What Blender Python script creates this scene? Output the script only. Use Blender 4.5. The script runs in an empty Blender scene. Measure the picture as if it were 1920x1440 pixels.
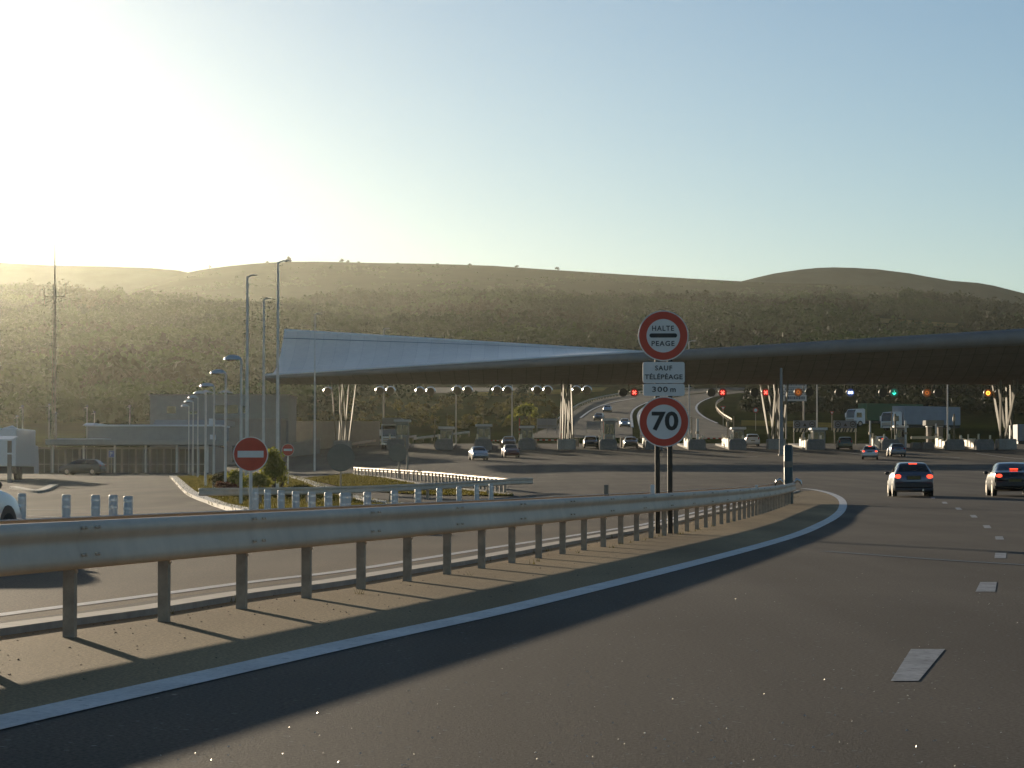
import bpy, math, random
import numpy as np
from mathutils import Vector, Matrix
random.seed(7); rng = np.random.default_rng(7)
R = math.radians
scene = bpy.context.scene
COL = scene.collection

# ------------------------------------------------------------------ camera geometry
F = 5000.0; CAMH = 1.1; TH = math.atan(174 / 5000)
CT, ST = math.cos(TH), math.sin(TH)

def ray(px, py):
    u = (px - 960) / F; v = (720 - py) / F
    y = CT - v * ST
    return u / y, (ST + v * CT) / y           # X and Z per metre of depth

def P(px, py, d):
    a, b = ray(px, py)
    return Vector((a * d, d, CAMH + b * d))

def interp(x, pts):
    if x <= pts[0][0]: return pts[0][1]
    for (x0, y0), (x1, y1) in zip(pts, pts[1:]):
        if x <= x1: return y0 + (y1 - y0) * (x - x0) / (x1 - x0)
    return pts[-1][1]

def hermite_table(pts, step):
    xs = [p[0] for p in pts]; ys = [p[1] for p in pts]; n = len(xs)
    m = [0] * n
    for i in range(n):
        if 0 < i < n - 1:
            a = (ys[i] - ys[i-1]) / (xs[i] - xs[i-1]); b = (ys[i+1] - ys[i]) / (xs[i+1] - xs[i])
            m[i] = 0 if a * b <= 0 else 2 * a * b / (a + b)
        elif i == 0: m[i] = (ys[1] - ys[0]) / (xs[1] - xs[0])
        else: m[i] = (ys[-1] - ys[-2]) / (xs[-1] - xs[-2])
    out = []
    k = 0; x = xs[0]
    while x <= xs[-1] + 1e-9:
        while k < n - 2 and x > xs[k+1]: k += 1
        h = xs[k+1] - xs[k]; t = (x - xs[k]) / h
        out.append((2*t**3-3*t*t+1)*ys[k] + (t**3-2*t*t+t)*h*m[k] + (-2*t**3+3*t*t)*ys[k+1] + (t**3-t*t)*h*m[k+1])
        x += step
    return out

PR = [(-60,0),(40,0),(80,.02),(113,.29),(160,.85),(200,1.4),(245,2.1),(285,3.0),(320,4.3),(350,5.4),(390,7.2),(450,9.6),(520,13.3),(620,19),(760,26.4),(900,32)]
PL = [(-60,0),(40,0),(70,0),(100,-.13),(115,-.17),(140,.12),(165,.38),(190,.68),(215,.98),(250,1.33),(300,1.9),(340,3.2),(400,6.6),(500,12.2),(620,19),(760,26.4),(900,32)]
TR = hermite_table(PR, 1.0); TL = hermite_table(PL, 1.0)
def tab(T, y):
    t = min(max(y + 60, 0), len(T) - 1.001); i = int(t); f = t - i
    return T[i] * (1 - f) + T[i+1] * f
def zg(x, y):
    t = min(max((y - 220) / 70, 0), 1)
    lo = -8 + t * -32; hi = 20 + t * -36
    w = min(max((x - lo) / (hi - lo), 0), 1); w = w * w * (3 - 2 * w)
    return tab(TL, y) * (1 - w) + tab(TR, y) * w

def G(px, py, off=0.0):
    a, b = ray(px, py)
    d = 7.0; prev = d
    while d < 900:
        if CAMH + b * d < zg(a * d, d): break
        prev = d; d *= 1.01
    lo, hi = prev, d
    for _ in range(30):
        m = (lo + hi) / 2
        if CAMH + b * m < zg(a * m, m): hi = m
        else: lo = m
    return Vector((a * hi, hi, zg(a * hi, hi) + off))
def onground(px, d, off=0.0):
    x = (px - 960) / F * d * 1.0
    return Vector((x, d, zg(x, d) + off))

# ------------------------------------------------------------------ materials
MATS = {}
def mat(name, col, rough=.6, metal=0.0, nscale=None, namt=.2, bump=0.0, bscale=None, emit=None, estr=0, spec=.5, trans=0, alpha=None, big=None, streak=None):
    if name in MATS: return MATS[name]
    m = bpy.data.materials.new(name); m.use_nodes = True
    nt = m.node_tree; N = nt.nodes; L = nt.links
    b = N['Principled BSDF']
    b.inputs['Base Color'].default_value = (*col, 1)
    b.inputs['Roughness'].default_value = rough
    b.inputs['Metallic'].default_value = metal
    b.inputs['Specular IOR Level'].default_value = spec
    if trans: b.inputs['Transmission Weight'].default_value = trans
    if emit:
        b.inputs['Emission Color'].default_value = (*emit, 1); b.inputs['Emission Strength'].default_value = estr
    if nscale or big or bump:
        tc = N.new('ShaderNodeTexCoord')
        mp = N.new('ShaderNodeMapping'); L.new(tc.outputs['Object'], mp.inputs['Vector'])
        if streak: mp.inputs['Scale'].default_value = streak
    if nscale:
        t = N.new('ShaderNodeTexNoise'); t.inputs['Scale'].default_value = nscale; t.inputs['Detail'].default_value = 6; t.inputs['Roughness'].default_value = .65
        L.new(mp.outputs[0], t.inputs['Vector'])
        rmp = N.new('ShaderNodeValToRGB')
        rmp.color_ramp.elements[0].position = .3; rmp.color_ramp.elements[1].position = .7
        rmp.color_ramp.elements[0].color = (*[max(c * (1 - namt), 0) for c in col], 1)
        rmp.color_ramp.elements[1].color = (*[min(c * (1 + namt), 1) for c in col], 1)
        L.new(t.outputs['Fac'], rmp.inputs['Fac'])
        out = rmp.outputs['Color']
        if big:
            t2 = N.new('ShaderNodeTexNoise'); t2.inputs['Scale'].default_value = big[0]; t2.inputs['Detail'].default_value = 4
            L.new(tc.outputs['Object'], t2.inputs['Vector'])
            mr = N.new('ShaderNodeMapRange'); mr.inputs['From Min'].default_value = .35; mr.inputs['From Max'].default_value = .65
            mr.inputs['To Min'].default_value = 1 - big[1]; mr.inputs['To Max'].default_value = 1 + big[1]
            L.new(t2.outputs['Fac'], mr.inputs['Value'])
            mx = N.new('ShaderNodeMix'); mx.data_type = 'RGBA'; mx.blend_type = 'MULTIPLY'; mx.inputs['Factor'].default_value = 1
            L.new(out, mx.inputs[6]); L.new(mr.outputs[0], mx.inputs[7]); out = mx.outputs[2]
        L.new(out, b.inputs['Base Color'])
    if bump:
        t3 = N.new('ShaderNodeTexNoise'); t3.inputs['Scale'].default_value = bscale or (nscale or 20); t3.inputs['Detail'].default_value = 5
        L.new(mp.outputs[0], t3.inputs['Vector'])
        bp = N.new('ShaderNodeBump'); bp.inputs['Strength'].default_value = bump; bp.inputs['Distance'].default_value = .02
        L.new(t3.outputs['Fac'], bp.inputs['Height']); L.new(bp.outputs[0], b.inputs['Normal'])
    MATS[name] = m
    return m

def leafmat(name, c0, c1, transl=.35, scale=.35):
    """foliage: colour varies from clump to clump, leaves let some light through"""
    if name in MATS: return MATS[name]
    m = bpy.data.materials.new(name); m.use_nodes = True
    nt = m.node_tree; N = nt.nodes; L = nt.links
    b = N['Principled BSDF']; b.inputs['Roughness'].default_value = .75; b.inputs['Specular IOR Level'].default_value = .2
    tc = N.new('ShaderNodeTexCoord'); t = N.new('ShaderNodeTexNoise'); t.inputs['Scale'].default_value = scale; t.inputs['Detail'].default_value = 5
    L.new(tc.outputs['Object'], t.inputs['Vector'])
    r = N.new('ShaderNodeValToRGB'); r.color_ramp.elements[0].position = .35; r.color_ramp.elements[1].position = .65
    r.color_ramp.elements[0].color = (*c0, 1); r.color_ramp.elements[1].color = (*c1, 1)
    L.new(t.outputs['Fac'], r.inputs['Fac']); L.new(r.outputs['Color'], b.inputs['Base Color'])
    tr = N.new('ShaderNodeBsdfTranslucent'); L.new(r.outputs['Color'], tr.inputs['Color'])
    mx = N.new('ShaderNodeMixShader'); mx.inputs[0].default_value = transl
    L.new(b.outputs[0], mx.inputs[1]); L.new(tr.outputs[0], mx.inputs[2])
    L.new(mx.outputs[0], N['Material Output'].inputs['Surface'])
    MATS[name] = m
    return m

def asphalt(name, c, grain=.62, sparkle=True, rough=.8, spec=.07):
    m = mat(name, c, rough=rough, nscale=45, namt=grain, bump=.35, bscale=90, big=(.11, .16), spec=spec)
    nt = m.node_tree; N = nt.nodes; L = nt.links; b = N['Principled BSDF']
    tc = N['Texture Coordinate']
    # worn wheel tracks and stains, stretched along the road
    mp = N.new('ShaderNodeMapping'); mp.inputs['Scale'].default_value = (.55, .025, 1); mp.inputs['Rotation'].default_value = (0, 0, R(9))
    L.new(tc.outputs['Object'], mp.inputs['Vector'])
    t = N.new('ShaderNodeTexNoise'); t.inputs['Scale'].default_value = 1.0; t.inputs['Detail'].default_value = 4
    L.new(mp.outputs[0], t.inputs['Vector'])
    mr = N.new('ShaderNodeMapRange'); mr.inputs['From Min'].default_value = .3; mr.inputs['From Max'].default_value = .7
    mr.inputs['To Min'].default_value = .72; mr.inputs['To Max'].default_value = 1.22
    L.new(t.outputs['Fac'], mr.inputs['Value'])
    src = b.inputs['Base Color'].links[0].from_socket
    mx = N.new('ShaderNodeMix'); mx.data_type = 'RGBA'; mx.blend_type = 'MULTIPLY'; mx.inputs['Factor'].default_value = 1
    L.new(src, mx.inputs[6]); L.new(mr.outputs[0], mx.inputs[7]); L.new(mx.outputs[2], b.inputs['Base Color'])
    if sparkle:      # scattered polished stones in the wearing course
        v = N.new('ShaderNodeTexVoronoi'); v.inputs['Scale'].default_value = 48
        L.new(tc.outputs['Object'], v.inputs['Vector'])
        sp = N.new('ShaderNodeSeparateColor'); L.new(v.outputs['Color'], sp.inputs[0])
        gt = N.new('ShaderNodeMath'); gt.operation = 'GREATER_THAN'; gt.inputs[1].default_value = .997
        L.new(sp.outputs[0], gt.inputs[0])
        mr2 = N.new('ShaderNodeMapRange'); mr2.inputs['To Min'].default_value = rough; mr2.inputs['To Max'].default_value = .35
        L.new(gt.outputs[0], mr2.inputs['Value']); L.new(mr2.outputs[0], b.inputs['Roughness'])
    return m

M_ASPH = asphalt('asphalt', (.115, .095, .072))
M_SLIP = asphalt('asphalt_slip_road', (.17, .128, .085), sparkle=False)
M_ASPH2 = asphalt('asphalt_old', (.105, .095, .083), sparkle=False)
M_SHOULD = asphalt('shoulder', (.36, .25, .13), grain=.6, sparkle=False)
M_PAINT = mat('road_paint', (.74, .70, .64), rough=.6, nscale=25, namt=.2, big=(1.2, .1), bump=.1, bscale=60)
M_DASH = mat('worn_road_paint', (.36, .36, .35), rough=.65, nscale=18, namt=.35, big=(3, .2), bump=.15, bscale=50)
def worn(m, under, lo, hi, scale):
    # tyre-worn paint: the road shows through where a noise is low
    nt = m.node_tree; N = nt.nodes; L = nt.links; b = N['Principled BSDF']; tc = N.new('ShaderNodeTexCoord')
    t = N.new('ShaderNodeTexNoise'); t.inputs['Scale'].default_value = scale; t.inputs['Detail'].default_value = 8; t.inputs['Roughness'].default_value = .75
    L.new(tc.outputs['Object'], t.inputs['Vector'])
    mr = N.new('ShaderNodeMapRange'); mr.inputs['From Min'].default_value = lo; mr.inputs['From Max'].default_value = hi
    L.new(t.outputs['Fac'], mr.inputs['Value'])
    src = b.inputs['Base Color'].links[0].from_socket
    mx = N.new('ShaderNodeMix'); mx.data_type = 'RGBA'; mx.inputs[6].default_value = (*under, 1)
    L.new(mr.outputs[0], mx.inputs['Factor']); L.new(src, mx.inputs[7]); L.new(mx.outputs[2], b.inputs['Base Color'])
    b.inputs['Specular IOR Level'].default_value = .1
worn(M_DASH, (.10, .088, .072), .30, .44, 9); worn(M_PAINT, (.16, .14, .12), .30, .42, 7)
M_CONC = mat('concrete', (.36, .33, .29), rough=.85, nscale=6, namt=.22, bump=.2, big=(.7, .12))
M_CONCD = mat('concrete_dark', (.20, .19, .18), rough=.9, nscale=5, namt=.25)
M_GALV = mat('galvanised_steel', (.70, .57, .44), rough=.6, metal=.3, nscale=3, namt=.09, big=(.5, .07), bump=.03, bscale=8)
M_GALV2 = mat('weathered_steel', (.42, .35, .27), rough=.6, metal=.5, nscale=8, namt=.25)
M_POLE = mat('grey_pole_paint', (.82, .76, .67), rough=.5, metal=0, nscale=2, namt=.12)
M_WHITE = mat('white_paint', (.78, .79, .80), rough=.45, nscale=4, namt=.06)
M_PLASW = mat('white_plastic', (.66, .62, .56), rough=.4, nscale=6, namt=.08)
M_RED = mat('sign_red', (.62, .07, .03), rough=.5, nscale=5, namt=.08)
M_BLACK = mat('sign_black', (.022, .022, .02), rough=.5)
M_SIGNW = mat('sign_white', (.80, .77, .72), rough=.5, nscale=3, namt=.05)
M_SIGNBK = mat('sign_back', (.21, .195, .16), rough=.55, metal=.3, nscale=3, namt=.1)
M_POSTBR = mat('brown_post', (.055, .042, .026), rough=.6, metal=.2, nscale=4, namt=.2)
M_RUBBER = mat('rubber', (.018, .018, .018), rough=.8)
M_GLASS = mat('dark_glass', (.015, .018, .02), rough=.06, spec=.8)
M_DARK = mat('dark_plastic', (.025, .026, .028), rough=.5)
M_CHROME = mat('bright_metal', (.6, .6, .6), rough=.25, metal=1)
M_TAIL = mat('tail_light_lit', (.5, .02, .01), rough=.3, emit=(1, .07, .03), estr=2.6)
M_TAILOFF = mat('tail_light', (.35, .02, .015), rough=.25)
M_PLATEY = mat('yellow_plate', (.13, .095, .015), rough=.5)
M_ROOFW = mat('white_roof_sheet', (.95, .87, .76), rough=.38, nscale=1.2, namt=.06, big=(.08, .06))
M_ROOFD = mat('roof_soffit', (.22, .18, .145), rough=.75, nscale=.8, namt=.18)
def seams(m, sx, sy, w_=.03, dark=.6):
    nt = m.node_tree; N = nt.nodes; L = nt.links; b = N['Principled BSDF']
    tc = N.new('ShaderNodeTexCoord'); mp = N.new('ShaderNodeMapping'); mp.inputs['Scale'].default_value = (1, 1, 0)
    L.new(tc.outputs['Object'], mp.inputs['Vector'])
    t = N.new('ShaderNodeTexBrick'); t.inputs['Scale'].default_value = 1; t.inputs['Brick Width'].default_value = sx; t.inputs['Row Height'].default_value = sy
    t.inputs['Mortar Size'].default_value = w_; t.offset = 0; t.inputs['Color1'].default_value = (1,1,1,1); t.inputs['Color2'].default_value = (.9,.9,.9,1); t.inputs['Mortar'].default_value = (dark,dark,dark,1)
    L.new(mp.outputs[0], t.inputs['Vector'])
    src = b.inputs['Base Color'].links[0].from_socket
    mx = N.new('ShaderNodeMix'); mx.data_type = 'RGBA'; mx.blend_type = 'MULTIPLY'; mx.inputs['Factor'].default_value = 1
    L.new(src, mx.inputs[6]); L.new(t.outputs[0], mx.inputs[7]); L.new(mx.outputs[2], b.inputs['Base Color'])
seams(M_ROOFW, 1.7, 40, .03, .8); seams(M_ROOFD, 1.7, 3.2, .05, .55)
M_STEELW = mat('pale_strut', (.20, .165, .115), rough=.7, nscale=2, namt=.1)
M_GRASS = mat('grass_ground', (.10, .095, .035), rough=.95, nscale=1.6, namt=.45, big=(.06, .35), bump=.5, bscale=5, spec=0)
M_FIELD = mat('meadow_ground', (.032, .040, .010), rough=.95, nscale=.25, namt=.45, big=(.02, .35), spec=0)
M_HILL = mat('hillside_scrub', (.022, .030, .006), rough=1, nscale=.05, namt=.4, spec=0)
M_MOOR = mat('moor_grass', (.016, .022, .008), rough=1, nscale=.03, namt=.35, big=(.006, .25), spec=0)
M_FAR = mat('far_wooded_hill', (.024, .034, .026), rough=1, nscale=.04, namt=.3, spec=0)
M_KERBLIT = mat('sunlit_kerb', (.74, .66, .54), rough=.7, nscale=5, namt=.15)  # kerb concrete, its colour lightened to stand in for sunlight on the face
M_WIN = mat('tinted_window', (.035, .03, .022), rough=.35, spec=.25)
M_WALL = mat('grey_wall', (.34, .33, .31), rough=.8, nscale=1.5, namt=.1)
M_WALLP = mat('pinkish_wall', (.33, .28, .24), rough=.85, nscale=1.2, namt=.12)

# ------------------------------------------------------------------ mesh builder
class MB:
    def __init__(s): s.v = []; s.f = []; s.sm = []
    def add(s, vs, fs, smooth=False):
        o = len(s.v); s.v += [tuple(p) for p in vs]; s.f += [tuple(i + o for i in f) for f in fs]; s.sm += [smooth] * len(fs); return s
    def box(s, x0, x1, y0, y1, z0, z1, bev=0.0):
        if bev > 0:
            b = min(bev, abs(x1-x0)*.45, abs(y1-y0)*.45, abs(z1-z0)*.45)
            vs = []; 
            def ring(z, i):
                return [(x0+i,y0+b,z),(x0+b,y0+i,z),(x1-b,y0+i,z),(x1-i,y0+b,z),(x1-i,y1-b,z),(x1-b,y1-i,z),(x0+b,y1-i,z),(x0+i,y1-b,z)]
            rings = [ring(z0, b*.8), ring(z0+b, 0), ring(z1-b, 0), ring(z1, b*.8)]
            for r in rings: vs += r
            fs = []
            for k in range(3):
                for j in range(8): fs.append((k*8+j, k*8+(j+1)%8, (k+1)*8+(j+1)%8, (k+1)*8+j))
            fs.append(tuple(range(7,-1,-1))); fs.append(tuple(range(24,32)))
            return s.add(vs, fs)
        vs = [(x0,y0,z0),(x1,y0,z0),(x1,y1,z0),(x0,y1,z0),(x0,y0,z1),(x1,y0,z1),(x1,y1,z1),(x0,y1,z1)]
        return s.add(vs, [(3,2,1,0),(4,5,6,7),(0,1,5,4),(1,2,6,5),(2,3,7,6),(3,0,4,7)])
    def tube(s, pts, r, n=8, cap=True):
        pts = [Vector(p) for p in pts]
        rr = r if isinstance(r, (list, tuple)) else [r] * len(pts)
        rings = []
        for i, p in enumerate(pts):
            t = (pts[min(i+1, len(pts)-1)] - pts[max(i-1, 0)])
            t.normalize()
            a = Vector((0, 0, 1)) if abs(t.z) < .9 else Vector((1, 0, 0))
            u = t.cross(a).normalized(); w = t.cross(u)
            rings.append([p + (u * math.cos(2*math.pi*k/n) + w * math.sin(2*math.pi*k/n)) * rr[i] for k in range(n)])
        vs = [q for rg in rings for q in rg]
        fs = [(i*n+k, i*n+(k+1)%n, (i+1)*n+(k+1)%n, (i+1)*n+k) for i in range(len(pts)-1) for k in range(n)]
        s.add(vs, fs, True)
        if cap: s.add(rings[0], [tuple(range(n-1,-1,-1))]); s.add(rings[-1], [tuple(range(n))])
        return s
    def cyl(s, c, r, h, n=16, axis='z', r2=None):
        c = Vector(c); d = {'x': Vector((1,0,0)), 'y': Vector((0,1,0)), 'z': Vector((0,0,1))}[axis]
        return s.tube([c, c + d * h], [r, r if r2 is None else r2], n)
    def disc(s, c, r0, r1, y, n=40):          # flat ring facing -Y at y
        vs = []; 
        for k in range(n):
            a = 2*math.pi*k/n
            vs += [(c[0]+r1*math.cos(a), y, c[1]+r1*math.sin(a)), (c[0]+r0*math.cos(a), y, c[1]+r0*math.sin(a))]
        if r0 <= 0: return s.add([v for v in vs[::2]], [tuple(range(n))])
        return s.add(vs, [(2*k, 2*((k+1)%n), 2*((k+1)%n)+1, 2*k+1) for k in range(n)])
    def sphere(s, c, r, n=10, sc=(1,1,1)):
        vs = []; fs = []
        for i in range(n+1):
            ph = math.pi*i/n
            for k in range(n*2):
                a = math.pi*k/n
                vs.append((c[0]+r*sc[0]*math.sin(ph)*math.cos(a), c[1]+r*sc[1]*math.sin(ph)*math.sin(a), c[2]+r*sc[2]*math.cos(ph)))
        m = n*2
        fs = [(i*m+k, i*m+(k+1)%m, (i+1)*m+(k+1)%m, (i+1)*m+k) for i in range(n) for k in range(m)]
        return s.add(vs, fs, True)
    def prism(s, poly, y0, y1):               # polygon in XZ extruded along Y
        n = len(poly)
        vs = [(x, y0, z) for x, z in poly] + [(x, y1, z) for x, z in poly]
        return s.add(vs, [tuple(range(n)), tuple(range(2*n-1, n-1, -1))] + [(k, k+n, (k+1)%n+n, (k+1)%n) for k in range(n)])
    def prismx(s, poly, x0, x1):              # polygon in YZ extruded along X
        n = len(poly)
        vs = [(x0, y, z) for y, z in poly] + [(x1, y, z) for y, z in poly]
        return s.add(vs, [tuple(range(n-1,-1,-1)), tuple(range(n, 2*n))] + [(k, (k+1)%n, (k+1)%n+n, k+n) for k in range(n)])
    def quadbar(s, a, b, w, h):               # rectangular bar between two points
        a = Vector(a); b = Vector(b); t = (b-a).normalized()
        up = Vector((0,0,1)) if abs(t.z) < .95 else Vector((0,1,0))
        u = t.cross(up).normalized() * w/2; v = u.cross(t).normalized() * h/2
        vs = [a-u-v, a+u-v, a+u+v, a-u+v, b-u-v, b+u-v, b+u+v, b-u+v]
        return s.add(vs, [(3,2,1,0),(4,5,6,7),(0,1,5,4),(1,2,6,5),(2,3,7,6),(3,0,4,7)])
    def move(s, off, rz=0, sc=1, start=0):
        c, d = math.cos(rz), math.sin(rz)
        for i in range(start, len(s.v)):
            x, y, z = s.v[i]; x, y, z = x*sc, y*sc, z*sc
            s.v[i] = (x*c-y*d+off[0], x*d+y*c+off[1], z+off[2])
        return s
    def build(s, name, m, parent=None, world=False, kind=None):
        me = bpy.data.meshes.new(name); me.from_pydata(s.v, [], s.f); me.update()
        if any(s.sm): me.polygons.foreach_set('use_smooth', s.sm)
        me.materials.append(m)
        o = bpy.data.objects.new(name, me); COL.objects.link(o)
        if parent is not None:
            o.parent = parent
            if world: o.matrix_parent_inverse = Matrix.Translation(parent_world(parent)).inverted()
        if kind: o['kind'] = kind
        return o

def parent_world(o):
    v = Vector((0,0,0))
    while o is not None: v = v + o.location; o = o.parent
    return v

def tag(o, label, cat, group=None, kind=None):
    o['label'] = label; o['category'] = cat
    if group: o['group'] = group
    if kind: o['kind'] = kind
    return o
def thing(name, label, cat, loc=(0,0,0), rz=0, group=None):
    o = bpy.data.objects.new(name, None); COL.objects.link(o); o.empty_display_size = .2
    o.location = loc; o.rotation_euler = (0, 0, rz)
    return tag(o, label, cat, group)
def kids(o): return [c for c in COL.objects if c.parent == o]
def dup(src, loc, label, rz=None, group=None, sc=None):
    def rec(o, par):
        c = o.copy(); COL.objects.link(c)
        if par is not None: c.parent = par
        for k in CH.get(o.name, []): rec(k, c)
        return c
    CH = {}
    for k in COL.objects:
        if k.parent is not None: CH.setdefault(k.parent.name, []).append(k)
    r = rec(src, None); r.location = loc; r['label'] = label
    if rz is not None: r.rotation_euler = (0, 0, rz)
    if group: r['group'] = group
    if sc: r.scale = (sc, sc, sc)
    return r

def text_mb(body, size, bold=0.0, spacing=1.0, depth=.003):
    cu = bpy.data.curves.new('lettering', 'FONT'); cu.body = body; cu.size = size; cu.align_x = 'CENTER'; cu.align_y = 'CENTER'
    cu.offset = bold; cu.space_character = spacing; cu.extrude = depth; cu.resolution_u = 4
    o = bpy.data.objects.new('lettering', cu); COL.objects.link(o)
    dg = bpy.context.evaluated_depsgraph_get(); dg.update()
    me = bpy.data.meshes.new_from_object(o.evaluated_get(dg))
    mb = MB(); mb.add([(v.co.x, -v.co.z, v.co.y) for v in me.vertices], [tuple(p.vertices) for p in me.polygons])
    bpy.data.objects.remove(o); bpy.data.curves.remove(cu); bpy.data.meshes.remove(me)
    xs = [v[0] for v in mb.v]; zs = [v[2] for v in mb.v]
    cx, cz = (min(xs)+max(xs))/2, (min(zs)+max(zs))/2
    mb.v = [(x-cx, y, z-cz) for x, y, z in mb.v]
    return mb, max(xs)-min(xs), max(zs)-min(zs)
def fit_text(body, w, h, bold=0, spacing=1.0):
    mb, tw, th = text_mb(body, 1.0, bold, spacing, .002)
    mb.v = [(x*w/tw, y, z*h/th) for x, y, z in mb.v]
    return mb

def resample(pts, n):
    pts = [Vector(p) for p in pts]
    L = [0]
    for a, b in zip(pts, pts[1:]): L.append(L[-1] + (b-a).length)
    out = []
    for i in range(n):
        s = L[-1] * i / (n-1); k = 0
        while k < len(pts)-2 and s > L[k+1]: k += 1
        t = (s - L[k]) / max(L[k+1]-L[k], 1e-9)
        out.append(pts[k].lerp(pts[k+1], t))
    return out
def smooth(pts, it=2):
    pts = [Vector(p) for p in pts]
    for _ in range(it):
        q = [pts[0]]
        for a, b in zip(pts, pts[1:]): q += [a.lerp(b, .25), a.lerp(b, .75)]
        q.append(pts[-1]); pts = q
    return pts
def ribbon(name, A, B, m, off, n=80, nc=6, kind='structure', parent=None):
    a = resample(A, n); b = resample(B, n)
    mb = MB(); vs = []
    for p, q in zip(a, b):
        for j in range(nc+1):
            r = p.lerp(q, j/nc); vs.append((r.x, r.y, zg(r.x, r.y) + off))
    w = nc+1
    mb.add(vs, [(i*w+j, i*w+j+1, (i+1)*w+j+1, (i+1)*w+j) for i in range(n-1) for j in range(nc)])
    return mb.build(name, m, parent, kind=kind)
def grid(name, xs, ys, zf, m, kind='structure', smooth_=True):
    mb = MB(); nx = len(xs)
    vs = [(x, y, zf(x, y)) for y in ys for x in xs]
    mb.add(vs, [(i*nx+j, i*nx+j+1, (i+1)*nx+j+1, (i+1)*nx+j) for i in range(len(ys)-1) for j in range(nx-1)], smooth_)
    return mb.build(name, m, kind=kind)
def frange(a, b, s):
    out = []; 
    while a < b: out.append(a); a += s
    return out + [b]
def offset_path(pts, o):
    out = []
    for i, p in enumerate(pts):
        t = (pts[min(i+1, len(pts)-1)] - pts[max(i-1, 0)]); t.z = 0; t.normalize()
        out.append(Vector((p.x + t.y*o, p.y - t.x*o, 0)))
    return [Vector((p.x, p.y, zg(p.x, p.y))) for p in out]
SUN_E, SKY_S, EXPO = 5.0, 0.106, 0.0
AIR, DUST, OZ = 0.9, 0.30, 2.3
HAZE_D, HAZE_G = 3.7e-5, .84
# ------------------------------------------------------------------ camera, light, sky, air
cam = bpy.data.cameras.new('camera'); co = bpy.data.objects.new('camera', cam); COL.objects.link(co)
co.location = (0, 0, CAMH); co.rotation_euler = (math.pi/2 + TH, 0, 0)
cam.sensor_width = 36; cam.lens = 36 * F / 1920; cam.clip_start = .1; cam.clip_end = 30000
scene.camera = co
SUN_AZ, SUN_EL = R(-19), R(7.4)            # azimuth from +Y, clockwise positive
S = Vector((math.sin(SUN_AZ)*math.cos(SUN_EL), math.cos(SUN_AZ)*math.cos(SUN_EL), math.sin(SUN_EL)))
sl = bpy.data.lights.new('sun', 'SUN'); sl.energy = SUN_E; sl.angle = R(.5); sl.color = (1, .82, .60)
sl.color = (1, .83, .60)
so = bpy.data.objects.new('sun', sl); COL.objects.link(so); so.rotation_euler = S.to_track_quat('Z', 'Y').to_euler()
w = bpy.data.worlds.new('World'); scene.world = w; w.use_nodes = True
nt = w.node_tree; bg = nt.nodes['Background']
sky = nt.nodes.new('ShaderNodeTexSky'); sky.sky_type = 'NISHITA'; sky.sun_disc = False
sky.sun_elevation = SUN_EL; sky.sun_rotation = SUN_AZ; sky.altitude = 600
sky.air_density = AIR; sky.dust_density = DUST; sky.ozone_density = OZ
nt.links.new(sky.outputs[0], bg.inputs[0]); bg.inputs[1].default_value = SKY_S
scene.view_settings.view_transform = 'Standard'; scene.view_settings.look = 'None'
scene.view_settings.exposure = EXPO; scene.view_settings.gamma = 1
scene.cycles.use_denoising = True
try: scene.cycles.denoiser = 'OPENIMAGEDENOISE'
except Exception: pass
scene.cycles.max_bounces = 6; scene.cycles.volume_bounces = 1; scene.cycles.transparent_max_bounces = 8
scene.cycles.sample_clamp_indirect = 6

mh = bpy.data.materials.new('haze_air'); mh.use_nodes = True
n = mh.node_tree.nodes; n.remove(n['Principled BSDF'])
pv = n.new('ShaderNodeVolumePrincipled'); pv.inputs['Density'].default_value = HAZE_D
pv.inputs['Color'].default_value = (.93, .96, .84, 1); pv.inputs['Anisotropy'].default_value = HAZE_G
mh.node_tree.links.new(pv.outputs[0], n['Material Output'].inputs['Volume'])
hz = MB().box(-1400, 1400, -80, 3200, -1.6, 249).build('haze', mh, kind='stuff')
hz['label'] = 'pale golden evening haze over the toll plaza and hills'

# ------------------------------------------------------------------ ground and roads
xs = frange(-90, -46, 4) [:-1] + frange(-46, 60, 1.0)[:-1] + frange(60, 130, 5)
ys = frange(-12, 60, 2)[:-1] + frange(60, 352, 2)
grid('road', xs, ys, lambda x, y: zg(x, y), M_ASPH)
xs = frange(-420, -120, 20)[:-1] + frange(-120, 160, 2.5)[:-1] + frange(160, 420, 20)
ys = frange(-60, -12, 8)[:-1] + frange(-12, 350, 6)[:-1] + frange(350, 780, 3)
def meadow_z(x, y):
    z = zg(x, y)
    if -91 < x < 131 and -13 < y < 353: return z - .12
    return z + .05 * math.sin(x*.31 + y*.07) * math.sin(y*.23)
grid('ground', xs, ys, meadow_z, M_FIELD)

# main barrier line (ground points under the front beam)
RAILPTS = [(-4.55, 10.4), (-3.72, 14.4), (-2.96, 18.27), (-1.4, 26.1), (0.07, 33.95), (2.29, 46.2), (4.0, 56.0), (5.54, 65.5), (6.83, 74.3), (8.24, 84.6), (9.45, 93), (10.75, 101.5)]
RAILPTS = [Vector((x, y, zg(x, y))) for x, y in RAILPTS]
line_mid = [(-260, 1418), (0, 1356), (320, 1283.5), (640, 1211), (760, 1185), (920, 1151), (1080, 1112), (1240, 1072.5), (1400, 1031), (1496, 1003), (1536, 985), (1567, 969), (1582, 950), (1579, 936), (1560, 925.5), (1530, 918.5), (1505, 916)]
LM = smooth([G(*p) for p in line_mid], 2)
LL = offset_path(LM, -.14); LR = offset_path(LM, .14)
ribbon('road_marking_edge_line', LL, LR, M_PAINT, .007, 160, 2)
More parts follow.
